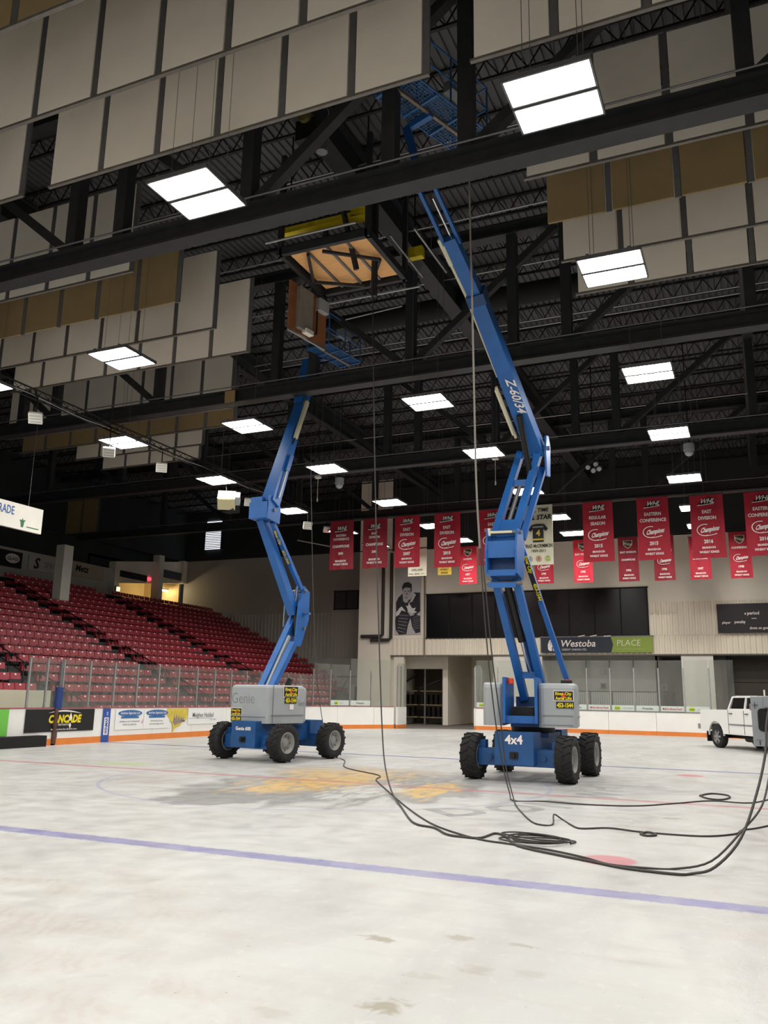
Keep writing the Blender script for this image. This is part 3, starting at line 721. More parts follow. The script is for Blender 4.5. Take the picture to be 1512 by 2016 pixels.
s = SG[-1]; k = 1
advs = {7: ('logo', None), 8: ('Westoba', inkb)}
NP = int((Sd0-s)/1.245)
for i in range(NP):
    w_ = (Sd0-s)/NP
    pane(s+w_*i, s+w_*(i+1), 3.75 if i > 1 else 3.4, k, 'left corner', 3.1, {NP-2: ('Westoba', adgrey), NP-3: ('logo', None)}.get(i)); k += 1
k = 1; s = Sd1; seq = [None, ('logo', None), ('Westoba', adgrey), ('Mclntosh Auto', adred), ('logo', None), ('Westoba', adgrey), ('McKim-Barney Retail', adred), ('logo', None), ('Westoba', adgrey), ('McKim-Barney Retail', adred), ('logo', None), None, None, None]
while s < 80 and k < 12:
    pane(s, s+1.245, 3.85, k, 'end boards', 3.45 if s > 58 else 3.5, seq[k] if k < len(seq) else None); s += 1.245; k += 1
# glass wings of the exit gap
for x, y, s_, lab in ((-10.38, 28.2, -1, 'folded back gate section with glass at the left of the exit gap'), (-6.5, 30.4, 1, 'folded back gate section with glass at the right of the exit gap')):
    t = thing('rink_gate', (x, y, 0), lab, 'gate')
    MB().box(x-.06, x+.06, y, y+1.3, .2, BHT, boardw).build('panel', t); MB().box(x-.065, x+.065, y, y+1.3, 0, .2, orange).build('kick_strip', t)
    MB().box(x-.008, x+.008, y+.04, y+1.25, BHT, 3.6, glassm).build('glass', t)
    for q in (0, .55, 1.28): MB().box(x-.03, x+.03, y+q, y+q+.05, BHT, 3.45, galv).build('support_post', t)
# ---------------------------------------------------------------- advertising on the left boards (plane x = -RX)
AX = -RX+.022
def ad(name, y0, y1, z0, z1, m, lab, cat='advertisement'):
    o = thing(name, (AX, (y0+y1)/2, z0), lab, cat)
    MB().box(AX, AX+.006, y0, y1, z0, z1, m).build('backing_sheet', o); return o
o = ad('board_advertisement', 1.2, 3.4, .36, 1.16, lime, 'green advertising sheet on the boards at the left edge')
o = ad('board_advertisement', 4.06, 7.12, .43, 1.15, black, 'black CANCADE advertisement on the left boards behind the blue padded post')
TX = AX+.012
b = MB(); b.text('CANCADE', (TX, 5.75, .72), UY, UZ, .34, yel, .05, shear=.15, maxw=1.45); b.text('RESTORATION', (TX, 5.75, .62), UY, UZ, .085, ink, .01, maxw=1.2)
b.text('Recovery from fire, flood & more', (TX, 5.75, .475), UY, UZ, .085, ink, .005, maxw=1.55)
pts = [(5.0+1.5*q/14, .95+.17*math.sin(math.pi*(.15+.75*q/14))) for q in range(15)]
b.prism(pts+[(y_, z_-.05*math.sin(math.pi*q/14)) for q, (y_, z_) in reversed(list(enumerate(pts)))], (TX, 0, 0), UY, UZ, UX, .002, ink)
b.prism([(6.0, 1.04), (6.08, .86), (6.0, .80), (5.92, .86)], (TX, 0, 0), UY, UZ, UX, .002, ink); b.prism([(5.95, .62), (6.0, .5), (6.05, .62), (6.0, .72)], (TX, 0, 0), UY, UZ, UX, .002, ink)
b.build('lettering', o)
o = ad('board_advertisement', 7.55, 7.93, .0, 1.16, ablue, 'vertical blue WINMAR advertisement strip on the left boards at the blue line')
b = MB(); b.box(TX-.004, TX, 7.63, 7.85, .25, .85, ink); b.text('WINMAR', (TX+.003, 7.81, .55), UZ, -UY, .19, ablue, .03, maxw=.56, shear=.15); b.text('.ca', (TX+.003, 7.79, .97), UZ, -UY, .14, ink, .01); b.build('lettering', o)
for j, (ya, l2, l3) in enumerate(((8.3, 'GENERAL & AUTO INSURANCE', 'FINANCIAL SERVICES'), (9.84, '2010 Brandon Avenue', 'www.andrewagencies.com'))):
    o = ad('board_advertisement', ya-.1, ya+1.45, .4, 1.13, mat('ad_white', '#e8e8e6', .5), f'{"left" if j==0 else "right"} one of two blue oval Andrew Agencies advertisements on the left boards')
    b = MB(); yc = ya+.68
    b.prism([(yc+.66*math.cos(q*.3142), .98+.12*math.sin(q*.3142)) for q in range(20)], (TX, 0, 0), UY, UZ, UX, .002, obl); b.box(TX-.001, TX+.002, yc-.48, yc+.48, .80, .87, obl)
    b.text('Andrew Agencies Ltd.', (TX+.006, yc, .95), UY, UZ, .12, ink, .01, shear=.2, maxw=1.15); b.text(l2, (TX, yc, .66), UY, UZ, .08, adgrey, 0, maxw=1.1); b.text(l3, (TX, yc, .55), UY, UZ, .08, adgrey, 0, maxw=.95)
    if j == 0: b.prism([(9.62, .6), (9.72, .78), (9.68, .62)], (TX, 0, 0), UY, UZ, UX, .002, adred)
    b.build('lettering', o)
o = thing('torn_advertisement', (AX, 11.8, .3), 'torn yellow advertising sheet peeling off the left boards', 'advertisement')
MB().prism([(11.0, .95), (11.1, 1.14), (12.45, 1.14), (12.4, .70), (12.15, .66), (12.0, .48), (11.7, .4), (11.52, .22), (11.5, .55)], (AX, 0, 0), UY, UZ, UX, .01, mat('torn_yellow', '#cfb84a', .6, 0, .15, 4)).build('backing_sheet', o)
b = MB(); zz = [.62, .9, .7, .95, .72, .88, .66, .84, .7, .82, .62]
b.prism([(11.5+.075*q, zz[q]) for q in range(11)]+[(12.3, .66), (11.6, .5)], (AX+.012, 0, 0), UY, UZ, UX, .003, mat('torn_grey', '#8d8078', .7, 0, .3, 12)); b.build('torn_print', o)
o = thing('board_advertisement', (AX, 13.4, .6), 'white Meighen Haddad Law advertisement on the left boards', 'advertisement')
MB().box(AX, AX+.006, 12.48, 15.0, .5, 1.14, mat('ad_white', '#e8e8e6', .5)).build('backing_sheet', o)
b = MB(); b.text('Meighen Haddad', (TX, 13.5, .78), UY, UZ, .27, adgrey, .005, xs=.8, maxw=1.95); b.text('LAW FIRM', (TX, 14.2, .64), UY, UZ, .1, mat('ad_lilac', '#9fa3c4', .6), .0); b.box(TX-.002, TX, 12.55, 14.1, .735, .745, adgrey); b.build('lettering', o)
# gate posts, bench wall, mat
t = thing('padded_post', (-13.0, 5.65, 0), 'blue padded post standing in the gap of the left boards', 'post')
MB().cyl((-12.98, 5.45, BHT), (-12.98, 5.45, 1.86), .12, mat('pad_blue', '#1f3877', .6), 14).build('pad', t); MB().box(-13.02, -12.94, 5.41, 5.49, 0, 2.7, galvd).build('post', t)
tag(MB().box(-13.0, -12.86, 5.25, 5.37, .05, 1.17, mat('post_brown', '#54382c', .8, 0, .3, 8)).build('gate_post'), 'worn brown post across the black advertisement', 'post')
tag(MB().box(-15.1, -14.9, 1, 7.0, .2, 1.75, mat('bench_wall_cream', '#cfc8b2', .6)).build('bench_wall'), 'cream bench wall behind the glass at the left edge', 'wall panel')
tag(MB().box(-13.4, -12.6, 2.0, 4.72, 0, .34, blackm).build('rubber_ramp'), 'low black rubber ramp lying at the foot of the left boards', 'ramp')
t = thing('hanging_sign', (-15, 3, 7.25), 'white hanging sign ending in the blue letters RADE, over the stands', 'sign')
MB().box(-15.1, -14.98, -1.5, 5.84, 7.25, 8.15, white).build('sign_board', t)
b = MB(); b.text('RADE', (-14.97, 4.55, 7.72), UY, UZ, .42, mat('sign_text_blue', '#2c5b9c', .6), .01, xs=.65, align='R'); b.box(-14.976, -14.972, 5.15, 5.7, 7.38, 7.41, mat('sign_text_green', '#2f6f4c', .6))
b.prism([(4.9, 7.35), (5.0, 7.35), (5.03, 7.55), (5.1, 7.62), (4.98, 7.6), (4.95, 7.68), (4.92, 7.6), (4.82, 7.6), (4.88, 7.5)], (-14.975, 0, 0), UY, UZ, UX, .003, mat('sign_text_green', '#2f6f4c')); b.build('lettering', t)
b = MB()
for y in (0, 5.2): b.tube([(-15.04, y, 8.15), (-15.04, y, 11.2)], .01, galvd, 4)
b.build('hanging_wire', t)
# ================================================================ BANNERS
def banner(x, zt, zb_, wd, y, m, lines, lab, grp, seed=0):
    t = thing('championship_banner', (x, y, zb_), lab, 'banner', grp)
    b = MB(); nx, nz = 14, 10; vs = []
    def wob(u_, v_): return .035*math.sin(u_*7+seed)*(.3+.7*(1-v_))+.02*math.sin(u_*17+seed*2+v_*3)*(1-v_)
    for side in (0, .012):
        for j in range(nz+1):
            for i in range(nx+1):
                u_, v_ = i/nx, j/nz; vs.append((x+(u_-.5)*wd*(1+.02*(1-v_)), y+wob(u_, v_)+side, zb_+(zt-zb_)*v_))
    k = (nx+1)*(nz+1); fs = []
    for j in range(nz):
        for i in range(nx):
            a = j*(nx+1)+i; fs += [(a, a+1, a+nx+2, a+nx+1), (k+a+nx+1, k+a+nx+2, k+a+1, k+a)]
    b.add(vs, fs, m, True); b.build('cloth', t)
    MB().cyl((x-wd/2-.05, y, zt), (x+wd/2+.05, y, zt), .02, black, 8).build('hanging_rod', t)
    pz = 10.80 if y < 25 else 10.55
    MB().cyl((x-wd/2+.05, y, zt), (x-wd/2+.05, y, pz), .01, galvd, 5).cyl((x+wd/2-.05, y, zt), (x+wd/2-.05, y, pz), .01, galvd, 5).build('hook', t)
    L_ = MB(); H_ = zt-zb_; yo = y-.06
    for it in lines:
        kind = it[0]
        if kind == 't':
            _, v_, sz, s_ = it[:4]; mm = it[4] if len(it) > 4 else ink
            L_.text(s_, (x, yo, zb_+H_*v_), UX, UZ, sz, mm, .03, xs=.85, maxw=wd*.84)
        elif kind == 'whl':
            v_ = it[1]; zc = zb_+H_*v_
            L_.prism([(-.36*wd/1.4+.02, -.12), (-.05, .1), (.12, .2), (.2, .1), (.36, .14), (.3, -.06), (.1, -.05), (-.2, -.16)], (x, yo+.012, zc), UX, UZ, UY, .002, black)
            L_.text('WHL', (x+.02, yo, zc-.07), UX, (.25, 0, 1), .3*wd/1.4, ink, .02, shear=.2, maxw=wd*.44)
            L_.prism([(-.4, -.17), (.3, -.11), (.3, -.09), (-.36, -.13), (-.1, .06), (-.12, .06)], (x, yo+.006, zc), UX, UZ, UY, .002, ink)
        elif kind == 'champ':
            v_ = it[1]; zc = zb_+H_*v_; q = wd/1.4
            L_.text('Champions', (x+.06*q, yo, zc-.06*q), (1, 0, .12), (.1, 0, 1), .3*q, ink, .04, shear=.25, maxw=wd*.56)
            L_.tube([(x+(-.12+.3*math.cos(a_)*1.1)*q, yo, zc+(.02+.26*math.sin(a_))*q) for a_ in [math.radians(d_) for d_ in range(70, 300, 16)]], .022*q, ink, 5)
            L_.tube([(x-.1*q, yo, zc-.25*q), (x+.2*q, yo, zc-.22*q), (x+.38*q, yo, zc-.17*q)], .02*q, ink, 5)
        elif kind == 'shield':
            v_ = it[1]; zc = zb_+H_*v_
            P_ = [(-.24, .2), (-.1, .17), (0, .22), (.1, .17), (.24, .2), (.24, -.05), (.12, -.19), (0, -.27), (-.12, -.19), (-.24, -.05)]
            L_.prism(P_, (x, yo+.012, zc), UX, UZ, UY, .002, bannw); L_.prism([(a_*.86, b_*.86) for a_, b_ in P_], (x, yo+.006, zc), UX, UZ, UY, .002, mat('shield_dark', '#3a352e', .6))
            L_.prism([(-.22, .12), (-.22, .0), (.2, -.14), (.2, -.02)], (x, yo+.002, zc), UX, UZ, UY, .002, bannw); L_.text('WHL', (x, yo-.004, zc-.06), (1, 0, -.33), UZ, .15, inkb, .02)
    L_.build('lettering', t); return t
bwk = [('t', .09, .13, 'BRANDON'), ('t', .03, .13, 'WHEAT KINGS')]
gf = 'large red championship banners under the farthest truss'
def fb(x, l1, l2, yr, lab, m=bann, zt=11.12, zb_=8.3, old=False, seed=0):
    if old: L_ = [('whl', .82), ('t', .665, .17, l1), ('t', .59, .17, l2), ('t', .44, .2, 'CHAMPIONS'), ('t', .30, .17, yr), ('t', .15, .15, 'BRANDON'), ('t', .085, .15, 'WHEAT KINGS')]
    else: L_ = [('whl', .88), ('t', .70, .21, l1), ('t', .60, .21, l2), ('champ', .43), ('t', .23, .22, yr), ('t', .145, .13, 'BRANDON'), ('t', .075, .14, 'WHEAT KINGS')]
    K = .9612; banner(8.4+(x-8.4)*K, 1.754+(zt-1.754)*K, 1.754+(zb_-1.754)*K, 1.42*K, 22.2, m, L_, lab, gf, seed)
fb(-11.9, 'EASTERN', 'CONFERENCE', '2005', 'red EASTERN CONFERENCE CHAMPIONS 2005 banner, leftmost of the hanging banners', bannd, 11.12, 8.4, True, 1)
fb(-9.9, 'EAST', 'DIVISION', '2005', 'red EAST DIVISION CHAMPIONS 2005 banner, behind the grey hanging cable', bannd, 11.12, 8.4, True, 2)
fb(-8.03, 'EAST', 'DIVISION', '2007', 'red EAST DIVISION 2007 banner above the hockey player poster', zb_=8.35, seed=3)
fb(-5.8, 'EAST', 'DIVISION', '2010', 'red EAST DIVISION 2010 banner above the dark windows', zb_=8.25, seed=4)
fb(-3.4, 'EAST', 'DIVISION', '2014', 'red EAST DIVISION banner partly hidden by the right lift arm', zb_=8.25, seed=5)
fb(1.85, 'REGULAR', 'SEASON', '2015', 'red REGULAR SEASON 2015 banner right of the white all star banner', zb_=8.17, seed=6)
fb(4.38, 'EASTERN', 'CONFERENCE', '2015', 'red EASTERN CONFERENCE 2015 banner', zb_=8.14, seed=7)
fb(6.75, 'EAST', 'DIVISION', '2016', 'red EAST DIVISION 2016 banner', zt=11.05, zb_=8.1, seed=8)
fb(9.05, 'EASTERN', 'CONFERENCE', '2016', 'red EASTERN CONFERENCE banner cut by the right edge', zt=11.02, zb_=8.1, seed=9)
t = thing('memorial_banner', (-.68, 22.2, 7.9), 'cream ALL TIME ALL STAR number 4 banner beside the right lift arm', 'banner')
x = -.68; yo = 22.13
MB().box(x-.69, x+.69, 22.19, 22.21, 7.90, 10.79, bannw).build('cloth', t)
b = MB(); b.text('ALL TIME', (x, yo, 10.430), UX, UZ, .25, inkb, .02, shear=.15, maxw=1.2); b.text('ALL STAR', (x, yo, 10.065), UX, UZ, .32, inkb, .03, shear=.15, maxw=1.3)
J = [(-.5, .2), (-.32, .42), (-.1, .46), (.1, .46), (.32, .42), (.5, .2), (.38, .08), (.27, .2), (.27, -.45), (-.27, -.45), (-.27, .2), (-.38, .08)]
b.prism([(a*.95, c_*.95) for a, c_ in J], (x, yo, 9.411), UX, UZ, UY, .003, inkb); b.box(x-.26, x+.26, yo-.004, yo, 9.065, 9.151, gold); b.box(x-.26, x+.26, yo-.006, yo-.002, 9.670, 9.747, inkgrey)
b.text('4', (x, yo-.008, 9.276), UX, UZ, .4, gold, .03); b.text('BRAD McCRIMMON', (x, yo, 8.719), UX, UZ, .24, inkb, .02, maxw=1.32); b.text('1959-2011', (x, yo, 8.507), UX, UZ, .17, inkb, .02, maxw=.95)
for dx, mm in ((-.42, inkgrey), (0, mat('crest_rust', '#a85a48', .6)), (.42, mat('crest_lime', '#9ab82e', .6))):
    b.lathe([(.13, 0), (.10, .002)], (x+dx, yo, 8.190), (0, 1, 0), mm, 14); b.prism([(-.06, -.05), (.06, -.05), (.04, .06), (-.04, .06)], (x+dx, yo, 8.190), UX, UZ, UY, .003, mm)
b.build('lettering', t)
# second, smaller row nearer the end wall
gs = 'small older banners hung near the end wall'
def sb(x, l1, yr, lab, m=bann, y=30.2, zt=10.5, zb_=8.08, champ=True, w_=1.05, sh=True, seed=0):
    L_ = [('shield', .84)] if sh else []
    L_ += [('t', .63, .15, l1)]; L_ += [('champ', .42)] if champ else [('t', .46, .15, 'CHAMPIONS')]
    L_ += [('t', .22, .17, yr), ('t', .12, .12, 'BRANDON'), ('t', .05, .12, 'WHEAT KINGS')]
    banner(x, zt, zb_, w_, y, m, L_, lab, gs, seed)
sb(-6.8, 'DIVISION', '1977', 'small red DIVISION 1977 banner hanging lower behind the 2010 banner', mat('banner_bright', '#d62840', .7, 0, .06, 2), zt=10.5, zb_=8.25, seed=1)
sb(-2.3, 'DIVISION', '1995', 'small red 1995 banner hanging below the cream all star banner', zt=10.3, zb_=8.11, seed=2)
sb(-4.3, 'DIVISION', '1993', 'small red banner showing beneath the large banner half hidden by the right lift', zt=10.4, zb_=8.05, seed=3)
sb(-.1, 'EAST DIVISION', '1995', 'bright small 1995 banner with black shield, left of the 2015 season banner', mat('banner_bright', '#d62840'), zb_=8.08, seed=4)
sb(2.35, 'EAST DIVISION', '1996', 'dark red small 1996 banner with black shield between two large banners', bannd, champ=False, zb_=8.05, seed=5)
sb(4.2, 'CONFERENCE', '1996', 'small 1996 banner hanging below the 2015 conference banner', bannd, zb_=8.03, seed=6)
sb(6.0, 'CHAMPIONS', '1997', 'small 1997 banner behind the 2016 division banner', champ=False, zt=10.3, zb_=8.02, seed=7)
sb(7.97, 'CONFERENCE', '1998', 'small 1998 banner with dark shield near the right edge', zt=10.45, zb_=8.0, seed=8)
t = thing('memorial_banner', (-10, 30.2, 8.85), 'white banner dated 1970-1979 peeping below the 2007 banner', 'banner')
MB().box(-10.6, -9.4, 30.2, 30.22, 8.85, 11.2, mat('banner_pale', '#e8e4cc', .7)).build('cloth', t)
MB().text('1970-1979', (-10.0, 30.15, 9.15), UX, UZ, .17, inkb, .01).text('WHL', (-10.4, 30.15, 8.93), UX, UZ, .14, inkb, .01, shear=.2).text('BWK', (-10.0, 30.15, 8.93), UX, UZ, .14, inkb, .01, shear=.2).text('1979', (-9.65, 30.15, 8.93), UX, UZ, .14, mat('crest_lime', '#9ab82e'), .01).build('lettering', t)
t = thing('gold_banner', (-8.25, 30.2, 8.83), 'small gold WHEAT KINGS banner below the 2010 banner', 'banner')
MB().box(-8.68, -7.83, 30.2, 30.22, 8.85, 10.55, gold).build('cloth', t); MB().cyl((-8.6, 30.21, 10.5), (-8.6, 30.21, 10.58), .02, galvd, 5).build('hook', t); MB().text('WHEAT', (-8.25, 30.15, 9.12), UX, UZ, .15, inkb, .01).text('KINGS', (-8.25, 30.15, 8.93), UX, UZ, .15, inkb, .01).build('lettering', t)
tag(MB().tube([(-16, 30.2, 10.55), (12, 30.2, 10.55)], .03, joistm, 6).tube([(-15, 30.2, 10.5), (-15, 30.2, 16.2)], .015, joistm, 4).tube([(11, 30.2, 10.5), (11, 30.2, 16.2)], .015, joistm, 4).build('banner_pipe'), 'thin black pipe the small older banners hang from', 'pipe')
tag(MB().tube([(-16, 22.2, 10.80), (12, 22.2, 10.80)], .03, joistm, 6).tube([(-15, 22.2, 10.8), (-15, 22.2, 16.2)], .015, joistm, 4).tube([(-4, 22.2, 10.8), (-4, 22.2, 16.2)], .015, joistm, 4).tube([(11, 22.2, 10.8), (11, 22.2, 16.2)], .015, joistm, 4).build('banner_pipe'), 'thin black pipe the large red banners hang from', 'pipe')
# ---------------------------------------------------------------- poster, signs on the end wall
t = thing('player_poster', (-12.35, 34.4, 5.68), 'tall grey poster of a crouching old-time hockey goaltender on the end wall', 'poster')
PY = YE-.07
MB().box(-13.25, -11.4, PY, PY+.02, 5.68, 10.3, hudg).build('cloth', t)
b = MB(); o = (-13.25, PY-.006, 5.68)
def pp(P_, m, d=0.): b.prism([(a, c_) for a, c_ in P_], (o[0], o[1]-d, o[2]), UX, UZ, UY, .003, m)
pp([(.12, 1.35), (.08, 2.1), (.25, 2.45), (.55, 2.7), (.75, 2.2), (1.1, 2.3), (1.3, 2.75), (1.78, 2.72), (1.8, 1.5), (1.5, 1.25), (1.0, 1.5), (.6, 1.45)], g1)       # jersey
pp([(.05, .9), (.1, 1.35), (.5, 1.6), (.95, 1.45), (1.15, 1.15), (.95, .6), (.85, .05), (.35, .0), (.1, .3)], g1, .004)
pp([(1.1, 1.2), (1.5, 1.3), (1.8, 1.2), (1.82, .15), (1.5, .08), (1.25, .5)], g1, .004)
for q in range(6):
    pp([(.18+.03*q, .25+.2*q), (.75+.05*q, .1+.22*q), (.76+.05*q, .17+.22*q), (.2+.03*q, .33+.2*q)], g2, .008); pp([(1.3, .3+.15*q), (1.75, .45+.15*q), (1.76, .5+.15*q), (1.32, .36+.15*q)], g2, .008)
pp([(.6, 2.2), (.55, 2.75), (.62, 3.1), (.85, 3.2), (1.12, 3.1), (1.18, 2.8), (1.12, 2.5), (.9, 2.1), (.75, 2.08)], g3, .008)             # face
pp([(.55, 2.85), (.5, 3.15), (.65, 3.4), (.95, 3.45), (1.2, 3.3), (1.2, 2.85), (1.13, 2.7), (1.1, 3.05), (.8, 3.1), (.62, 3.02)], g1, .012)           # hair
for P_ in ([(.66, 2.85), (.8, 2.88), (.8, 2.83), (.66, 2.81)], [(.93, 2.88), (1.07, 2.85), (1.06, 2.8), (.93, 2.83)], [(.74, 2.42), (.92, 2.45), (.92, 2.41), (.75, 2.38)], [(.8, 2.62), (.86, 2.8), (.9, 2.6)]): pp(P_, g1, .014)
pp([(1.12, 2.2), (1.3, 2.75), (1.5, 2.6), (1.25, 2.15), (.98, 2.05)], hudg, .006)
pp([(.8, 1.9), (.95, 1.85), (1.0, 2.1), (1.15, 1.85), (1.25, 1.7), (1.5, 1.75), (1.4, 1.55), (1.6, 1.45), (1.3, 1.35), (.95, 1.5), (.9, 1.7)], mat('poster_white', '#d8d6d4', .7), .014)   # leaf-shaped crest
pp([(.1, 1.2), (.12, 1.45), (.35, 1.75), (.5, 1.85), (.8, 1.5), (.5, 1.6), (.3, 1.3)], mat('poster_white', '#d8d6d4'), .01)
b.build('print', t)
t = thing('arena_sign', (-.3, 34.3, 4.45), 'long dark and green Westoba PLACE sign over the alcove', 'sign')
MB().box(-3.55, .9, YE-.16, YE-.08, 4.48, 5.38, navy).build('sign_board', t)
MB().prism([(.6, 0), (.72, .45), (.6, .9), (2.95-.0, .9), (2.95, 0)], (0, YE-.17, 4.48), UX, UZ, UY, .08, green).build('sign_board', t)
MB().box(-3.6, 3.0, YE-.18, YE-.06, 5.38, 5.44, galvd).build('frame', t)
b = MB(); yo = YE-.19
b.text('Westoba', (-1.35, yo, 4.83), UX, UZ, .56, ink, .015, shear=.22, maxw=2.3); b.text('CREDIT UNION LTD.', (-1.55, yo, 4.6), UX, UZ, .16, ink, 0, maxw=1.7)
b.text('PLACE', (1.6, yo, 4.86), UX, UZ, .5, mat('sign_cream', '#dfe4c8', .6), -.004, shear=.1, xs=.95); b.text('LIVE IN BRANDON ARENAS', (1.7, yo, 4.63), UX, UZ, .13, mat('sign_sage', '#b4c27a', .6), -.002, maxw=1.7)
b.lathe([(.24, 0), (.24, .004), (0, .004)], (-2.85, yo, 5.05), (0, 1, 0), ink, 18)
b.prism([(-3.12, -.32), (-3.12, 0), (-3.04, .06), (-2.96, -.1), (-2.88, -.18), (-2.88, -.42), (-3.02, -.42)], (0, yo, 5.0), UX, UZ, UY, .004, ink); b.prism([(-2.58, -.32), (-2.58, 0), (-2.66, .06), (-2.74, -.1), (-2.82, -.18), (-2.82, -.42), (-2.68, -.42)], (0, yo, 5.0), UX, UZ, UY, .004, ink)
for q in (-.12, 0, .12): b.tube([(-2.85+q, yo-.006, 4.9), (-2.85+q*.6, yo-.006, 5.22)], .008, navy, 4)
b.build('lettering', t)
for q in (.0, .35, .75): MB().bar((-1.3+q*2, YE-.2, 5.42), (-.9+q*2, YE-.2, 5.44+.05*(q < .5)), .03, .05, ink).build('bracket', t)
t = thing('scoreboard', (9, 34.3, 5.5), 'black wall scoreboard with period and penalty lettering at the right edge', 'scoreboard')
MB().box(6.5, 12.0, YE-.3, YE-.05, 5.52, 7.12, screen).build('cabinet', t)
b = MB(); yo = YE-.31
for s_, x, z, sz in (('period', 8.35, 6.5, .26), ('player', 6.95, 6.02, .2), ('penalty', 7.65, 6.04, .22), ('shots on goal', 8.6, 5.7, .2), ('player', 9.6, 6.05, .2), ('penalty', 10.3, 6.05, .22)): b.text(s_, (x, yo, z), UX, UZ, sz, ink, .015, xs=.9)
b.box(7.92, 7.98, yo-.003, yo, 6.5, 6.6, ink); b.box(8.25, 8.5, yo-.003, yo, 6.27, 6.3, ink); b.build('lettering', t)
t = thing('coat_hook_rail', (3.4, 34.4, 6.7), 'pale rail of hooks on the cladding right of the dark windows', 'hook rail')
MB().box(2.85, 4.4, YE-.1, YE-.05, 6.72, 6.77, cream).build('rail', t)
for q in range(5): MB().box(2.9+q*.33, 2.94+q*.33, YE-.16, YE-.1, 6.6, 6.88, cream).build('hook', t)
# alcove fence and speakers
t = thing('guard_fence', (.6, 34.9, .55), 'black metal guard fence in the grey alcove behind the end glass', 'fence')
b = MB(); b.tube([(-3.4, 34.9, 2.25), (4.35, 34.9, 2.25)], .03, black).tube([(-3.4, 34.9, 1.3), (4.35, 34.9, 1.3)], .02, black); b.build('rail', t)
for q in range(7): MB().box(-3.4+q*1.28, -3.35+q*1.28, 34.87, 34.93, .55, 2.25, black).build('post', t)
b = MB()
for q in range(60): b.tube([(-3.35+q*.13, 34.9, 1.3), (-3.35+q*.13, 34.9, 2.25)], .008, black, 4)
b.build('balusters', t)
for x, z, s_, lab in ((-.35, 3.3, .3, 'small grey wall box high in the alcove'), (-.35, 2.45, .3, 'small wall mounted payphone in the alcove'), (3.2, 2.4, .3, 'small dark box on the alcove door')):
    tag(MB().box(x-s_/2, x+s_/2, 36.75, 36.9, z, z+s_, galvd).box(x-.1, x+.1, 36.72, 36.75, z+.04, z+.26, black if z < 3 else greyw).build('wall_box'), lab, 'box')
# ================================================================ BOOM LIFTS
def tyre(parent, c, ax, R=.5, w_=.36, out=1):
    c = V(c); ax = V(ax).normalized()*out   # ax points outward
    b = MB(); b.lathe([(R*.56, -w_*.42), (R*.72, -w_*.5), (R*.9, -w_*.49), (R*.95, -w_*.4), (R*.95, w_*.4), (R*.9, w_*.49), (R*.72, w_*.5), (R*.56, w_*.42)], c, ax, rubber, 30)
    e1 = ax.cross(UZ).normalized(); e2 = UZ
    for k in range(34):
        a = 2*math.pi*k/34; s_ = 1 if k % 2 else -1
        def P(a_, t_, r_): return c+(e1*math.cos(a_)+e2*math.sin(a_))*r_+ax*t_
        th = .075; sk = .20; p = []
        for r_ in (R*.9, R):
            p += [P(a, s_*-.01*w_, r_), P(a+th, s_*-.01*w_, r_), P(a+th+sk, s_*.5*w_, r_*.985), P(a+sk, s_*.5*w_, r_*.985)]
        if s_ < 0: p = [p[i] for i in (1, 0, 3, 2, 5, 4, 7, 6)]
        b.hexa(p, rubber)
    ty = b.build('tyre', parent)
    b = MB(); b.lathe([(R*.57, w_*.40), (R*.55, w_*.46), (R*.5, w_*.44), (R*.47, w_*.22), (R*.3, w_*.14), (R*.26, w_*.24), (R*.2, w_*.30), (0.001, w_*.31)], c, ax, rimm, 24)
    b.lathe([(R*.57, -w_*.40), (R*.5, -w_*.44), (R*.46, -w_*.1), (0.001, -w_*.08)], c, ax, rimm, 20)
    for k in range(8):
        a = 2*math.pi*k/8; q = c+(e1*math.cos(a)+e2*math.sin(a))*R*.38; b.cyl(q+ax*w_*.15, q+ax*w_*.24, .016, galvd, 6)
    b.build('rim', ty); return ty
def frame2(F):  # forward unit -> right
    F = V(F).normalized(); return F, F.cross(UZ).normalized()
def rbox(mb, c, F, Rr, l, w_, z0, z1, m, r=.12, seg=3):   # rounded-corner vertical box (hood) centred at c
    P = []; hl, hw = l/2, w_/2
    for cx, cy, a0 in ((hl-r, hw-r, 0), (-hl+r, hw-r, 90), (-hl+r, -hw+r, 180), (hl-r, -hw+r, 270)):
        for k in range(seg+1):
            a = math.radians(a0+90*k/seg); P.append((cx+r*math.cos(a), cy+r*math.sin(a)))
    n = len(P); c = V(c); rings = []
    prof = [(1, z0), (1, z1-r*.8), (.97, z1-r*.3), (.9, z1)]
    vs = []
    for s_, z in prof:
        for a, b_ in P: q = c+F*a*(1-(1-s_)*.9)+Rr*b_*s_; vs.append((q.x, q.y, z))
    fs = [(j*n+i, j*n+(i+1) % n, (j+1)*n+(i+1) % n, (j+1)*n+i) for j in range(3) for i in range(n)] + [tuple(range(n))[::-1], tuple(range(3*n, 4*n))]
    mb.add(vs, fs, m, False)
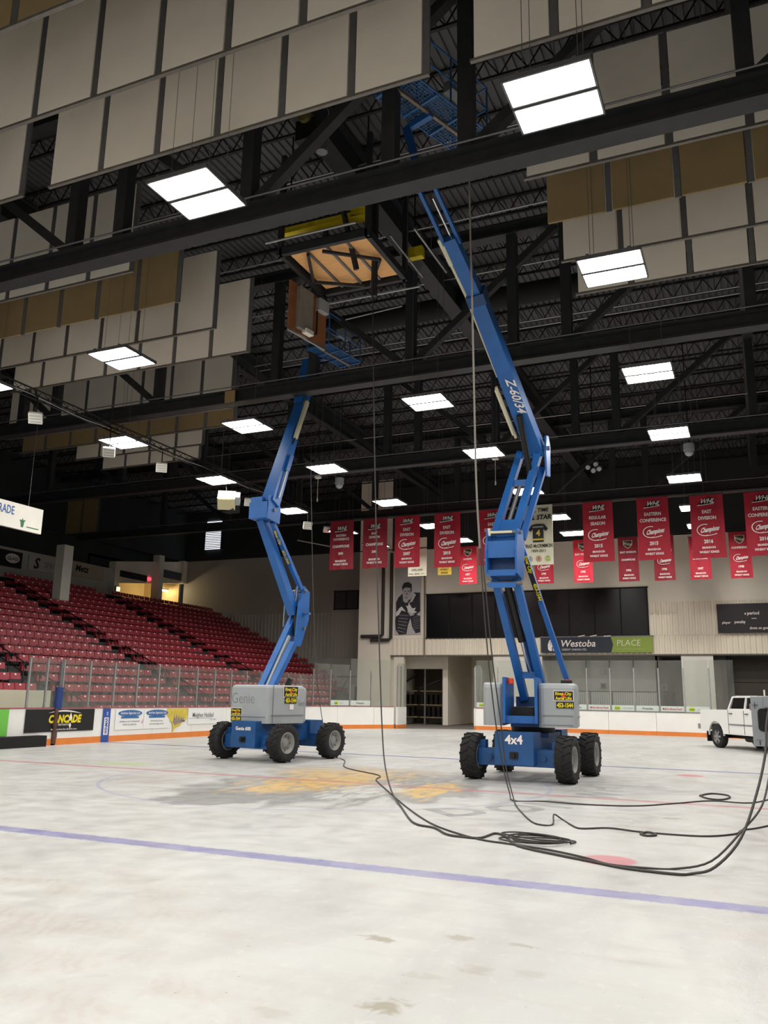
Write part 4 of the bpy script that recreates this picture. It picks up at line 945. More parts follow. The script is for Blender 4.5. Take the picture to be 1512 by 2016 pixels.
def sticker(parent, o, u, v, w_, kind):
    u = V(u).normalized(); v = V(v).normalized(); n = u.cross(v); o = V(o); b = MB()
    if kind == 'name':
        h = w_*.5; b.obox(o, u*w_/2, n*.004, v*h/2, ink); b.obox(o+n*.004, u*w_*.47, n*.003, v*h*.44, black)
        b.prism([(w_*.12*math.cos(a_*.628)*(1 if a_ % 2 else .45), w_*.2*math.sin(a_*.628)*(1 if a_ % 2 else .45)) for a_ in range(10)], o+n*.009, u, v, n, .002, orl)
        b.text('River City', o+n*.013+v*h*.06, u, v, h*.42, yel, .03, maxw=w_*.8); b.text('Aerial Lifts', o+n*.013-v*h*.38, u, v, h*.42, yel, .03, maxw=w_*.8)
    else:
        h = w_*.36; b.obox(o, u*w_/2, n*.005, v*h/2, black); b.text('453-1544', o+n*.008-v*h*.34, u, v, h*.95, yel, .04, maxw=w_*.92)
    return b.build('phone_sticker' if kind != 'name' else 'company_sticker', parent)
def chassis(t, c, F, Rr, tr, wb, textfront, zt=1.06):
    c = V(c)
    for f_, s_ in ((1, 1), (1, -1), (-1, 1), (-1, -1)):
        q = c+F*wb/2*f_+Rr*tr/2*s_; q.z = .5; tyre(t, q, Rr*s_)
    b = MB(); q = V((c.x, c.y, .72)); b.obox(q, F*(wb/2+.12), Rr*.36, UZ*.22, lbluec); b.obox(q+UZ*.24, F*.55, Rr*.5, UZ*.05, lblued)
    b.cyl((c.x, c.y, .98), (c.x, c.y, 1.14), .5, black, 28); b.build('chassis', t)
    for f_, s_n in ((1, 'front_axle'), (-1, 'rear_axle')):
        b = MB(); q = c+F*wb/2*f_; q.z = .5
        b.bar(q-Rr*(tr/2-.16), q+Rr*(tr/2-.16), .34, .36, lbluec, side=F); b.obox(q+F*f_*.12+UZ*.20, F*.3, Rr*.43, UZ*.34, lbluec)
        b.bar(q-Rr*(tr/2-.1)+UZ*.1, q-Rr*(tr/2-.3)+UZ*.1, .2, .5, lblued, side=F); b.bar(q+Rr*(tr/2-.1)+UZ*.1, q+Rr*(tr/2-.3)+UZ*.1, .2, .5, lblued, side=F)
        b.cyl(q-Rr*(tr/2-.05), q+Rr*(tr/2-.05), .09, black, 12)
        for s_ in (-1, 1): b.cyl(q+F*f_*.20+Rr*.6*s_, q+F*f_*.24+Rr*.6*s_, .05, lblued, 12)
        ax_ = b.build(s_n, t)
        if f_ == 1:
            d = MB(); o = q+F*.425+UZ*.30
            d.text(textfront, o+F*.004, -Rr if False else Rr*-1, UZ, .26 if len(textfront) < 5 else .13, ink, .03); d.build('lettering', ax_)
            d = MB(); d.cyl(q+F*.42+UZ*.06, q+F*.52+UZ*.06, .045, black, 10); d.obox(q+F*.43+UZ*.06, F*.02, Rr*.09, UZ*.07, black); d.build('tow_hitch', ax_)
bblue = mat('basket_blue', '#2b5f96', .5, 0, .2, 4)
def basket(t, c, F, Rr, L_, Wd, zf, H=1.05):
    c = V(c); b = MB(); P4 = [c+F*L_/2*a+Rr*Wd/2*b_ for a, b_ in ((1, 1), (1, -1), (-1, -1), (-1, 1))]
    for q in (0, .5, 1.0):
        z = zf+q*H
        for i in range(4): b.tube([V((P4[i].x, P4[i].y, z)), V((P4[(i+1) % 4].x, P4[(i+1) % 4].y, z))], .022, bblue, 6)
    for i in range(4):
        for f_ in (0, .5):
            p = P4[i].lerp(P4[(i+1) % 4], f_); b.tube([V((p.x, p.y, zf)), V((p.x, p.y, zf+H))], .022, bblue, 6)
    b.build('guard_rail', t)
    b = MB(); n = 14; m_ = 30
    for i in range(n+1): q = c+Rr*Wd*(i/n-.5); b.bar(V((q.x, q.y, zf))-F*L_/2, V((q.x, q.y, zf))+F*L_/2, .012, .02, bblue)
    for i in range(m_+1): q = c+F*L_*(i/m_-.5); b.bar(V((q.x, q.y, zf))-Rr*Wd/2, V((q.x, q.y, zf))+Rr*Wd/2, .012, .02, bblue)
    for f_ in (-.5, -.17, .17, .5): q = c+F*L_*f_; b.bar(V((q.x, q.y, zf-.03))-Rr*Wd/2, V((q.x, q.y, zf-.03))+Rr*Wd/2, .05, .05, bblue)
    b.bar(V((c.x, c.y, zf-.04))-F*L_/2, V((c.x, c.y, zf-.04))+F*L_/2, .07, .06, mat('worn_metal', '#85796a', .6, .3, .2, 6)); b.build('floor_grate', t)
    q = c+F*L_*.3; MB().obox((q.x, q.y, zf+H-.1), F*.25, Rr*.12, UZ*.12, lgreyd).build('control_box', t)
# ---------------------------------------------------------------- right lift
t = thing('boom_lift', (3.5, 3.4, 0), 'blue articulated boom lift on the right, 4x4 lettered', 'boom lift', None)
F, Rr = frame2((-.03, -1, 0)); Rr = -Rr if Rr.x > 0 else Rr      # Rr points to the machine's own side; text uses -Rr
chassis(t, (3.52, 3.45, 0), F, Rr, 2.1, 2.25, '4x4')
# turntable
TF, TR = frame2((.16, -.987, 0)); TR = V((-TF.y, TF.x, 0)); TC_ = V((3.72, 3.45, 0))
b = MB(); q = TC_.copy(); q.z = 1.2; b.obox(q, TF*.85, TR*.62, UZ*.06, lblued)
for s_ in (-.73, -.03): b.obox(V((TC_.x, TC_.y, 1.72))+TR*s_+TF*.2, TF*.95, TR*.03, UZ*.5, lblue)
b.obox(V((TC_.x, TC_.y, 1.5))-TF*.9-TR*.3, TF*.1, TR*.36, UZ*.3, lblued); b.obox(V((TC_.x, TC_.y, 1.3))+TF*1.0-TR*.38, TF*.05, TR*.34, UZ*.08, lblue)
b.obox(V((TC_.x, TC_.y, 1.42))-TR*.38, TF*.5, TR*.25, UZ*.15, black); b.build('turntable', t)
hd = MB(); rbox(hd, TC_+TR*.42+TF*.05, TF, TR, 1.85, .84, 1.14, 2.1, lgrey, .14); h1 = hd.build('engine_hood', t)
hd = MB(); rbox(hd, TC_-TR*1.0+TF*.05, TF, TR, 1.85, .46, 1.16, 2.1, lgrey, .14); h2 = hd.build('engine_hood', t)
b = MB(); q = TC_+TR*.845
b.obox(V((q.x, q.y, 1.36)), TF*.7, TR*.012, UZ*.012, lgreyd); q3 = TC_+TR*.42+TF*.98; b.obox(V((q3.x, q3.y, 1.40)), TR*.33, TF*.006, UZ*.01, lgreyd); b.obox(V((q3.x, q3.y, 1.2)), TR*.33, TF*.004, UZ*.008, lgreyd)
b.text('Genie', V((q.x, q.y, 1.62))-TF*.45+TR*.004, -TF, UZ, .26, lgreyd, .01, maxw=.5); b.build('hood_relief', h1)
q = TC_+TR*.56+TF*.98; sticker(h1, (q.x, q.y, 1.83), TR, UZ, .44, 'name'); sticker(h1, (q.x+.03, q.y-.0, 1.63), TR, UZ, .38, 'tel')
for s_, ff in ((-.62, .75), (.62, .2)):
    q = TC_+TR*s_+TF*ff; MB().cyl((q.x, q.y, 2.08), (q.x, q.y, 2.2), .075, orl, 14, .06).build('warning_beacon', t)
q = TC_+TR*.62+TF*.55; MB().obox((q.x, q.y, 2.12), TF*.22, TR*.12, UZ*.05, black).build('exhaust_cap', t)
# lower riser
A0, A1 = V((3.42, 4.2, 1.75)), V((3.08, 2.95, 4.55)); SX = V((1, .12, 0)).normalized()
b = MB()
for s_ in (-.27, .22): b.bar(A0+SX*s_, A1+SX*s_, .17, .24, lblue, side=SX)
for f_ in (.2, .97): p = A0.lerp(A1, f_); b.bar(p-SX*.3, p+SX*.25, .16, .14, lblue, side=(0, 0, 1))
b.bar(A0+SX*-.05+V((0, .35, .5)), A1+SX*-.05+V((0, .35, -.3)), .14, .12, lblued, side=SX); b.build('lower_riser', t)
B0_, B1_ = V((4.10, 4.95, 2.0)), V((3.33, 3.5, 5.38))
b = MB(); b.bar(B0_, B1_, .12, .15, lblue, side=SX); st_ = b.build('riser_link', t)
nd = (B1_-B0_).normalized(); q = B0_.lerp(B1_, .72); su = V((.9, -.44, 0)); v_ = (su-nd*su.dot(nd)).normalized()
b = MB(); fn = V((.1, -1, 0)); q2 = B0_.lerp(B1_, .8)+V((0, -.1, 0))
b.bar(B0_.lerp(B1_, .62)+V((0, -.09, 0)), B0_.lerp(B1_, .92)+V((0, -.09, 0)), .12, .01, black, side=SX)
b.text('River City', B0_.lerp(B1_, .87)+V((-.02, -.11, 0)), -nd, SX, .13, yel, .03, maxw=.45); b.text('453-1544', B0_.lerp(B1_, .68)+V((-.02, -.11, 0)), -nd, SX, .13, yel, .03, maxw=.45); b.build('company_sticker', st_)
MB().cyl(A0.lerp(A1, .48)+SX*.0, A0.lerp(A1, .98)+SX*-.02, .09, black, 12).build('lift_cylinder', t)
b = MB(); b.cyl(A0.lerp(A1, .2), A0.lerp(A1, .48), .045, chrome, 10); b.build('cylinder_rod', t)
# mid bracket
b = MB(); kx, ky = 3.07, 2.85
for s_ in (-.36, .34): b.prism([(-.3, -.35), (.28, -.45), (.42, .3), (.3, .75), (-.2, .72), (-.34, .2)], V((kx, ky, 4.95))+SX*s_-SX*.02, UY, UZ, UX, .05, lblue)
b.obox((kx, ky-.25, 5.18), SX*.34, (0, .03, 0), UZ*.2, lblue); b.obox((kx, ky-.27, 4.62), SX*.32, (0, .03, 0), UZ*.07, lblue); b.obox((kx, ky-.27, 4.33), SX*.32, (0, .03, 0), UZ*.06, lblue)
b.obox((kx, ky+.1, 4.9), SX*.33, (0, .05, 0), UZ*.5, lblued)
for z in (4.4, 5.62): b.cyl(V((kx, ky-.05, z))-SX*.42, V((kx, ky-.05, z))+SX*.42, .05, galvd, 12)
b.build('riser_bracket', t)
# upper riser
C0, C1 = V((3.0, 2.95, 5.35)), V((3.52, 3.85, 7.85))
b = MB()
for s_ in (-.27, .2): b.bar(C0+SX*s_, C1+SX*s_, .16, .22, lblue, side=SX)
p = C0.lerp(C1, .12); b.bar(p-SX*.22, p+SX*.16, .04, .62, lblue, side=(0, 1, -.3)) if False else b.obox(C0.lerp(C1, .13)+V((0, -.08, 0))-SX*.03, SX*.3, (0, .02, 0), (C1-C0).normalized()*.34, lblue)
p = C0.lerp(C1, .66); b.bar(p-SX*.25, p+SX*.18, .14, .12, lblue, side=(0, 0, 1)); p = C0.lerp(C1, .97); b.bar(p-SX*.25, p+SX*.18, .14, .12, lblue, side=(0, 0, 1)); b.build('upper_riser', t)
D0, D1 = V((3.38, 3.35, 5.55)), V((3.74, 4.2, 7.5)); MB().bar(D0, D1, .14, .16, lblue, side=SX).build('riser_link', t)
b = MB(); b.bar(V((kx, ky-.32, 5.58))-SX*.28, V((kx, ky-.32, 5.58))+SX*.26, .05, .05, creamp); b.bar(V((kx, ky-.33, 5.5))-SX*.26, V((kx, ky-.33, 5.68))-SX*.28, .05, .03, creamp); b.build('handle', t)
MB().cyl(C0.lerp(C1, .2)-SX*.03, C0.lerp(C1, .62)-SX*.03, .05, galvd, 10).build('cylinder_rod', t)
# elbow
E_ = V((3.62, 3.9, 7.95)); J_ = V((3.14, .5, 10.72)); K_ = V((2.95, -.75, 11.48)); P_ = V((2.75, -2.1, 12.3))
b = MB()
for s_ in (-.02, .26): b.prism([(-.15, -.75), (.2, -.7), (.3, .1), (.12, .35), (-.12, .3), (-.2, -.1)], E_+SX*s_, UY, UZ, UX, .05, lblue)
b.cyl(E_-SX*.25, E_+SX*.36, .06, galvd, 12); b.build('elbow_bracket', t)
bd = (J_-E_).normalized()
b = MB(); b.bar(E_-bd*.1, J_, .40, .50, lblue, side=SX, w2=.34, h2=.44); b.bar(J_-bd*.22, J_+bd*.04, .42, .5, lblued, side=SX); mb_ = b.build('main_boom', t)
b = MB(); dn = SX.cross(bd).normalized(); dn = dn if dn.z < 0 else -dn
for tt, ff, sz in (('Z-60/34', .40, .30),):
    q = E_.lerp(J_, ff)+dn*.255; b.text(tt, q-SX*.02, -bd, SX, sz, ink, .02, shear=.15)
b.build('lettering', mb_)
b = MB(); b.bar(J_-bd*.1, K_, .30, .36, lblue, side=SX, w2=.28, h2=.3); b.build('extension_boom', t)
kd = (P_-K_).normalized()
b = MB()
for s_ in (-.17, .17): b.bar(K_+SX*s_-kd*.15, P_+SX*s_, .07, .12, lblue, side=SX)
b.bar(P_-SX*.22, P_+SX*.22, .12, .12, lblued, side=kd); b.build('jib_boom', t)
MB().cyl(K_+SX*.03, K_.lerp(P_, .6)+SX*.03, .03, chrome, 8).build('cylinder_rod', t)
b = MB(); q1 = -SX*.24
b.bar(E_.lerp(J_, .12)+q1*1.3+dn*.2, E_.lerp(J_, .46)+q1*1.3+dn*.2, .06, .09, creamp, side=SX); b.bar(E_.lerp(J_, .16)+q1*1.3+dn*.34, E_.lerp(J_, .46)+q1*1.3+dn*.34, .05, .06, creamp, side=SX)
b.bar(E_.lerp(J_, .5)+q1, J_+q1, .05, .07, creamp, side=SX); b.bar(J_+q1, J_.lerp(K_, .6)+q1, .06, .05, creamp, side=SX); b.bar(J_.lerp(K_, .55)+q1*.9, K_+q1*.9, .12, .1, creamp, side=SX); b.build('hose_track', t)
MB().cyl(C1+V((0, -.1, -.7)), E_.lerp(J_, .28)+dn*.3, .075, black, 12).build('lift_cylinder', t)
tip = V((2.5, -2.15, 13.3)); b = MB(); b.bar(P_, tip, .16, .2, lblued, side=SX); b.bar(tip, V((3.1, -2.3, 13.38)), .12, .12, lblue, side=(0, 1, 0)); b.build('platform_mount', t)
BF = V((.36, .93, 0)).normalized(); BR = V((BF.y, -BF.x, 0)); basket(t, (3.1, -2.2, 0), BF, BR, 2.35, .95, 13.45)
# ---------------------------------------------------------------- left lift
t = thing('boom_lift', (-4.1, 4.8, 0), 'blue boom lift on the left with large grey hoods, boom zigzagging up', 'boom lift', None)
F, Rr = frame2((-.164, -.986, 0)); Rr = -Rr if Rr.x > 0 else Rr
chassis(t, (-4.12, 4.85, 0), F, Rr, 2.1, 2.1, 'Genie 600')
TF = V((.80, -.60, 0)).normalized(); TR = V((-TF.y, TF.x, 0)); TC_ = V((-3.95, 4.75, 0))
TF = V((-.2, -.98, 0)).normalized(); TR = V((-TF.y, TF.x, 0))
TC_ = V((-4.02, 4.35, 0))
hd = MB(); rbox(hd, TC_-TR*.22+TF*.0, TF, TR, 1.5, 1.48, .98, 2.0, lgrey, .1); h1 = hd.build('engine_hood', t)
hd = MB(); rbox(hd, TC_-TR*.35-TF*.95, TF, TR, .38, 1.2, 1.0, 1.95, lgrey, .1); h2 = hd.build('counterweight', t)
b = MB(); b.obox(V((TC_.x, TC_.y, 1.03)), TF*.5, TR*.5, UZ*.08, black); b.build('turntable', t)
b = MB(); q = TC_+TF*.755-TR*.25
b.text('Genie', V((q.x, q.y, 1.5))-TR*.2, TR, UZ, .42, lgreyd, -.015, maxw=.85); b.obox(V((q.x, q.y, 1.15)), TR*.65, TF*.006, UZ*.01, lgreyd); b.build('hood_relief', h1)
q = TC_+TF*.76-TR*.68; sticker(h1, (q.x, q.y, 1.27), TR, UZ, .42, 'name'); sticker(h1, (q.x, q.y, 1.09), TR, UZ, .36, 'tel')
q = TC_+TR*.532-TF*.1; sticker(h1, (q.x, q.y, 1.83), -TF, UZ, .62, 'name'); sticker(h1, (q.x, q.y, 1.60), -TF, UZ, .48, 'tel')
b = MB(); q = TC_+TR*.53
b.obox(V((q.x, q.y, 1.2))-TF*.0, TF*.65, TR*.01, UZ*.012, lgreyd); b.obox(V((q.x, q.y, 1.5))+TF*.6, TF*.008, TR*.006, UZ*.5, lgreyd); b.text('Genie', V((q.x, q.y, 1.45))-TF*.6+TR*.004, -TF, UZ, .22, lgreyd, -.005, maxw=.35); b.obox(V((q.x, q.y, 1.42))-TF*.15, TF*.08, TR*.004, UZ*.07, ink); b.build('hood_relief', h1)
q = TC_-TF*.35+TR*.15; MB().bar((q.x, q.y, 1.98), (q.x+.12, q.y, 2.2), .14, .1, black).build('exhaust_cap', t)
q = TC_+TF*.6-TR*.45; MB().obox((q.x, q.y, .95), TF*.12, TR*.14, UZ*.08, ply).build('wooden_block', t)
SX = V((.97, -.05, .0)).normalized()
A0, A1 = V((-4.92, 4.95, 1.7)), V((-4.60, 6.3, 4.08))
b = MB(); b.bar(A0, A1, .2, .22, lblue, side=SX); b.bar(A0+SX*.33, V((-4.36, 5.9, 3.27)), .18, .18, lblue, side=SX); b.build('lower_riser', t)
MB().bar(A0+SX*.17, A0.lerp(A1, .75)+SX*.13, .08, .1, lgrey, side=SX).build('riser_link', t)
b = MB(); k1 = V((-4.5, 6.4, 4.15))
for s_ in (-.24, .02): b.prism([(-.45, -.95), (-.1, -.95), (.35, -.1), (.35, .75), (.0, .9), (-.3, .3)], k1+SX*(s_+.1), UY, UZ, UX, .05, lblue)
for z in (3.75, 4.2, 4.9): b.cyl(V((k1.x, k1.y, z))-SX*.25, V((k1.x, k1.y, z))+SX*.25, .05, galvd, 12)
b.bar(k1+SX*.12, k1+SX*.40+UZ*.05, .1, .06, lblue); b.build('riser_bracket', t)
MB().cyl(k1+V((.03, -.2, -.65)), k1+V((-.02, -.2, .25)), .09, black, 12).build('lift_cylinder', t); MB().cyl(k1+V((-.02, -.2, .25)), k1+V((.08, -.25, 1.2)), .04, chrome, 10).build('cylinder_rod', t)
MB().cyl(k1+V((-.45, -.15, -.35)), k1+V((-.42, -.15, .7)), .045, chrome, 10).build('cylinder_rod', t)
C0, C1 = V((-4.58, 6.2, 4.2)), V((-4.80, 4.5, 6.85))
b = MB(); b.bar(C0, C1, .25, .28, lblue, side=SX); b.build('upper_riser', t)
L0, L1 = V((-4.40, 6.3, 4.95)), V((-4.50, 4.6, 6.75))
b = MB(); b.bar(L0, L1, .12, .14, lblue, side=SX); lk = b.build('riser_link', t); nd = (L1-L0).normalized()
b = MB(); fo = SX*.0+V((0, -.085, 0)); vv = nd.cross(V((0, -1, 0))).normalized()
b.bar(L0.lerp(L1, .35)+fo, L0.lerp(L1, .9)+fo, .13, .012, black, side=SX); b.text('River City', L0.lerp(L1, .76)+fo*1.2-SX*.04, -nd, SX, .12, yel, .03, maxw=.5); b.text('453-1544', L0.lerp(L1, .48)+fo*1.2-SX*.05, -nd, SX, .13, yel, .03, maxw=.5); b.build('company_sticker', lk)
k2 = V((-4.68, 4.4, 7.05))
b = MB(); b.obox(k2-SX*.02+UZ*-.02, SX*.32, (0, .3, 0), UZ*.24, lblue); b.obox(k2-SX*.1+UZ*.28, SX*.2, (0, .28, 0), UZ*.1, lblue)
b.cyl(k2-SX*.38, k2+SX*.4, .05, galvd, 12); b.prism([(-.3, -.3), (.35, -.35), (.4, .1), (.2, .45), (-.25, .4)], k2+SX*.3, UY, UZ, UX, .05, lblue); b.build('elbow_bracket', t)
E_ = k2+V((.2, 0, .2)); J_ = V((-4.55, 6.1, 10.95)); T_ = V((-4.42, 6.35, 12.5))
bd = (J_-E_).normalized(); b = MB(); b.bar(E_, J_, .42, .40, lblue, side=SX, w2=.28, h2=.3); b.obox(E_.lerp(J_, .38)+SX*.2, SX*.08, UY*.1, bd*.3, lblue); b.build('main_boom', t)
b = MB(); b.bar(E_+SX*.25+bd*.2, E_.lerp(J_, .42)+SX*.24, .03, .05, galv, side=SX); b.build('cable_guard', t)
b = MB(); p0, p1 = E_.lerp(J_, .62)+SX*.26-UY*.1, J_+SX*.3-UY*.1; b.bar(p0, p1, .09, .12, creamp, side=SX); b.tube([p0, p0+V((-.08, -.02, -.18)), p0+V((-.2, -.02, -.1)), p0+V((-.22, 0, .1))], .03, black); b.build('hose_track', t)
b = MB(); b.bar(J_, T_, .34, .4, lblue, side=SX); b.obox(J_+SX*.12, SX*.12, UY*.12, UZ*.1, galvd); b.bar(T_, V((-3.7, 6.1, 12.45)), .14, .14, lblued); b.build('jib_boom', t)
BF = V((.16, .98, 0)).normalized(); BR = V((BF.y, -BF.x, 0)); basket(t, (-3.35, 6.0, 0), BF, BR, 1.7, .85, 12.42, 1.0)
# ================================================================ HOIST FRAME UNDER THE ROOF
t = thing('hoist_frame', (-.6, .9, 12.2), 'black steel scoreboard hoist frame with a plywood hatch hanging under the roof', 'hoist frame')
x0, x1, y0, y1, z = -1.6, .5, .1, 2.1, 12.45
FZ = 12.4
b = MB(); b.box(x0, x1, y0, y1, FZ+.12, FZ+.16, ply)
for xx in (-1.1, -.55, .0): b.box(xx-.03, xx+.03, y0, y1, FZ+.07, FZ+.12, galvd)
b.build('plywood_deck', t)
b = MB()
for a in ((x0-.15, y0-.15, x1+.15, y0-.15), (x0-.15, y1+.15, x1+.15, y1+.15), (x0-.15, y0-.15, x0-.15, y1+.15), (x1+.15, y0-.15, x1+.15, y1+.15)): b.bar((a[0], a[1], FZ+.1), (a[2], a[3], FZ+.1), .12, .2, steel)
b.build('outer_frame', t)
cx, cy = (x0+x1)/2, (y0+y1)/2
for a, c_ in (((cx-.5, y0), (x0, cy+.3)), ((cx-.1, y0), (x1, cy-.1)), ((x0, cy+.3), (cx+.1, y1)), ((x1, cy-.1), (cx+.3, y1))):
    MB().bar((a[0], a[1], FZ-.02), (c_[0], c_[1], FZ-.02), .07, .07, steel).build('cross_brace', t)
for xx, yy in ((x0-.15, y0-.15), (x1+.15, y0-.15), (x1+.15, y1+.15), (x0-.15, y1+.15)): MB().box(xx-.06, xx+.06, yy-.06, yy+.06, FZ, 15.2, steel).build('hanger_post', t)
MB().box(.22, .34, 1.1, 1.22, 11.5, 15.2, steel).build('centre_post', t); MB().bar((-.15, .2, 13.4), (.05, .6, 12.0), .1, .1, steel).build('strut', t)
b = MB(); b.tube([(x0-.5, y0-.3, FZ+.35), (x1-.1, y0-.3, FZ+.35)], .035, galv).tube([(x0-.5, y1+.6, FZ), (x1+.4, y1+.6, FZ)], .03, galv); b.build('conduit', t)
b = MB(); b.box(x0-.45, x1+.1, y0-.75, y0-.6, FZ+.7, FZ+.82, black)
t2 = thing('hoist_beam', (-.9, -.1, 13.2), 'yellow load rated hoist beam hanging above the plywood hatch', 'hoist beam')
MB().box(-2.05, .35, .5, .62, 13.35, 13.55, yelb).box(-2.05, .35, .42, .70, 13.33, 13.36, yel).build('beam', t2)
MB().text('lbs.', (.0, .49, 13.38), UX, UZ, .14, inkb, .02).build('lettering', t2)
MB().box(-.1, .3, .3, .8, 13.56, 13.8, yelb).build('hoist_motor', t2)
MB().cyl((-1.9, .56, 13.5), (-1.9, .56, 16.24), .02, black, 6).cyl((.3, .56, 13.5), (.3, .56, 16.24), .02, black, 6).build('chain', t2)
t2 = thing('hoist_beam', (.9, 2.7, 13.2), 'short yellow beam end right of the plywood hatch', 'hoist beam'); MB().box(.45, .95, 2.7, 2.9, 13.3, 13.6, yelb).build('beam', t2); MB().cyl((.7, 2.8, 13.6), (.7, 2.8, 16.24), .02, black, 6).build('chain', t2)
# hanging brown panel
t = thing('equipment_board', (-1.95, 1.7, 10.9), 'brown plywood equipment panel hanging edge-on beside the hoist frame', 'panel')
Pa, Pb = V((-2.04, .93, 0)), V((-1.78, 2.46, 0)); d = (Pb-Pa).normalized(); n_ = V((d.y, -d.x, 0)); c_ = (Pa+Pb)/2; hl = (Pb-Pa).length/2
b = MB(); b.obox((c_.x, c_.y, 11.63), d*hl, n_*.02, UZ*.68, plyd); b.build('board', t)
b = MB(); q = c_-d*.22+n_*.08; b.obox((q.x, q.y, 11.65), d*.28, n_*.06, UZ*.58, mat('equipment_grey', '#8d8c84', .5, .2, .1, 5)); b.build('cabinet', t)
b = MB(); q = c_+d*.5+n_*.1; b.obox((q.x, q.y, 12.05), d*.2, n_*.08, UZ*.17, lgrey); b.build('junction_box', t)
b = MB(); q = c_-d*.1+n_*.12; b.obox((q.x, q.y, 11.06), d*.15, n_*.08, UZ*.06, white); b.build('outlet_box', t)
b = MB(); q = c_+n_*.05; b.tube([V((q.x, q.y, 11.95))+d*.35, V((q.x, q.y, 11.2))+d*.35, V((q.x, q.y, 11.15))+d*.1], .02, black); b.build('cable', t)
MB().bar(Pa+UZ*10.93, Pb+UZ*10.93, .05, .05, galv).build('edge_trim', t)
for p in (Pa, Pb): MB().tube([p+UZ*12.3, p+UZ*13.2], .02, black).build('hanger', t)
tag(MB().tube([(x, y, z) for x, y, z in ((-2.4, 4.9, 13.0), (-.45, 4.7, 13.0))], .025, galv).build('conduit_pipe'), 'short bright pipe below the plywood hatch, lower one', 'pipe')
for a, c_, lab in (((.75, 1.0, 13), (.74, 3.3, 13), 'left one of two short bright pipes right of the plywood hatch'), ((1.43, .95, 13), (1.43, 3.3, 13), 'right one of two short bright pipes right of the plywood hatch')):
    o = thing('hanging_pipe', a, lab, 'pipe'); MB().tube([a, c_], .03, galv).build('pipe', o); MB().tube([(a[0], (a[1]+c_[1])/2, 13), (a[0], (a[1]+c_[1])/2, 15.3)], .01, galvd, 4).build('hanging_wire', o)
t = thing('winch', (-.1, -1.6, 14.2), 'dark winch with looped cables hanging above the first truss', 'winch')
MB().box(-.35, .15, -1.9, -1.4, 14.0, 14.5, black).build('motor', t); MB().cyl((-.1, -2.0, 14.55), (-.1, -1.5, 14.55), .16, mat('winch_brass', '#7d7440', .5, .4, .2, 6), 14).build('drum', t)
MB().cyl((.3, -1.8, 13.6), (.3, -1.8, 13.95), .13, galvd, 14).build('canister', t); MB().tube([(.0, -1.9, 14.7), (.3, -1.9, 14.9), (.5, -1.9, 14.5), (.35, -1.85, 14.0)], .015, galv).build('cable', t); MB().cyl((-.1, -1.7, 14.5), (-.1, -1.7, 15.6), .02, black, 6).build('chain', t)
tag(MB().box(-7.15, -6.75, 5.55, 5.58, 11.15, 11.55, mat('cardboard', '#9c8156', .8, 0, .1, 5)).build('cardboard_tag'), 'square brown cardboard tag fixed to the second truss', 'tag')
# light track over the stands side with flood lights, speakers
t = thing('lighting_track', (-11.7, 8, 10.5), 'long black lighting track running lengthwise over the left boards', 'lighting track')
b = MB()
for dx, dz in ((-.15, 0), (.15, 0), (0, .25)): b.tube([(-11.7+dx, -4, 10.7+dz), (-11.7+dx, 20, 10.7+dz)], .03, black)
b.build('rails', t); b = MB(); y = -4.0
while y < 19.7:
    b.tube([(-11.85, y, 10.7), (-11.7, y+.2, 10.95), (-11.55, y+.4, 10.7), (-11.85, y+.4, 10.7)], .014, black, 4); y += .4
b.build('web', t)
MB().tube([(-11.5, y_, 10.62+.05*math.sin(y_*1.3)) for y_ in [q*.8-4 for q in range(30)]], .018, galv, 5).build('cable', t)
b = MB()
for y in (-2, 6, 12, 18): b.tube([(-11.7, y, 10.95), (-11.7, y, 15.4)], .01, galvd, 4)
b.build('hanging_wire', t)
def flood(x, y, z, az, lab):
    o = thing('flood_light', (x, y, z), lab, 'flood light', 'small white flood lights')
    n_ = V((math.cos(az), math.sin(az), -.9)).normalized(); s_ = n_.cross(UZ).normalized(); u_ = s_.cross(n_)
    c_ = V((x, y, z)); MB().obox(c_, n_*.07, s_*.2, u_*.17, white).build('housing', o)
    b = MB()
    for q in (-.1, 0, .1): b.obox(c_+n_*.073+u_*q, n_*.004, s_*.17, u_*.03, mat('louvre_grey', '#b9b9b2', .4))
    b.build('louvre', o); MB().tube([c_+UZ*.1, V((x, y, 10.6)), V((max(min(x, -11.55), -11.85) if y < 20 else x, y, 10.7 if y < 20 else 16.2))], .02, black).build('bracket', o)
flood(-11.4, 1.76, 9.93, -.9, 'white flood light under the lighting track, nearest the camera')
flood(-11.4, 5.02, 9.75, -.9, 'white flood light just below the ceiling light at the left')
flood(-11.4, 7.81, 9.93, -.9, 'white flood light under the lighting track, right of the third ceiling light')
flood(-11.4, 13.76, 9.92, -.9, 'white flood light beside the left lift elbow')
flood(-10.2, 16.9, 9.4, -.9, 'white flood light right of the left lift elbow'); flood(-12.25, 22.7, 10.45, -.9, 'white flood light left of the leftmost banner')
t = thing('loudspeaker_cluster', (-11.4, 11.7, 9.5), 'cream loudspeaker cabinet hanging tilted below the ceiling light', 'loudspeaker')
c_ = V((-11.4, 12.1, 9.62)); n_ = V((.35, -.6, -.7)).normalized(); s_ = n_.cross(UZ).normalized(); u_ = s_.cross(n_)
MB().obox(c_, n_*.3, s_*.36, u_*.28, mat('speaker_cream', '#cfc79f', .6)).build('cabinet', t); MB().obox(c_+n_*.305, n_*.01, s_*.33, u_*.25, mat('speaker_front', '#d8cfa2', .6)).build('grille', t)
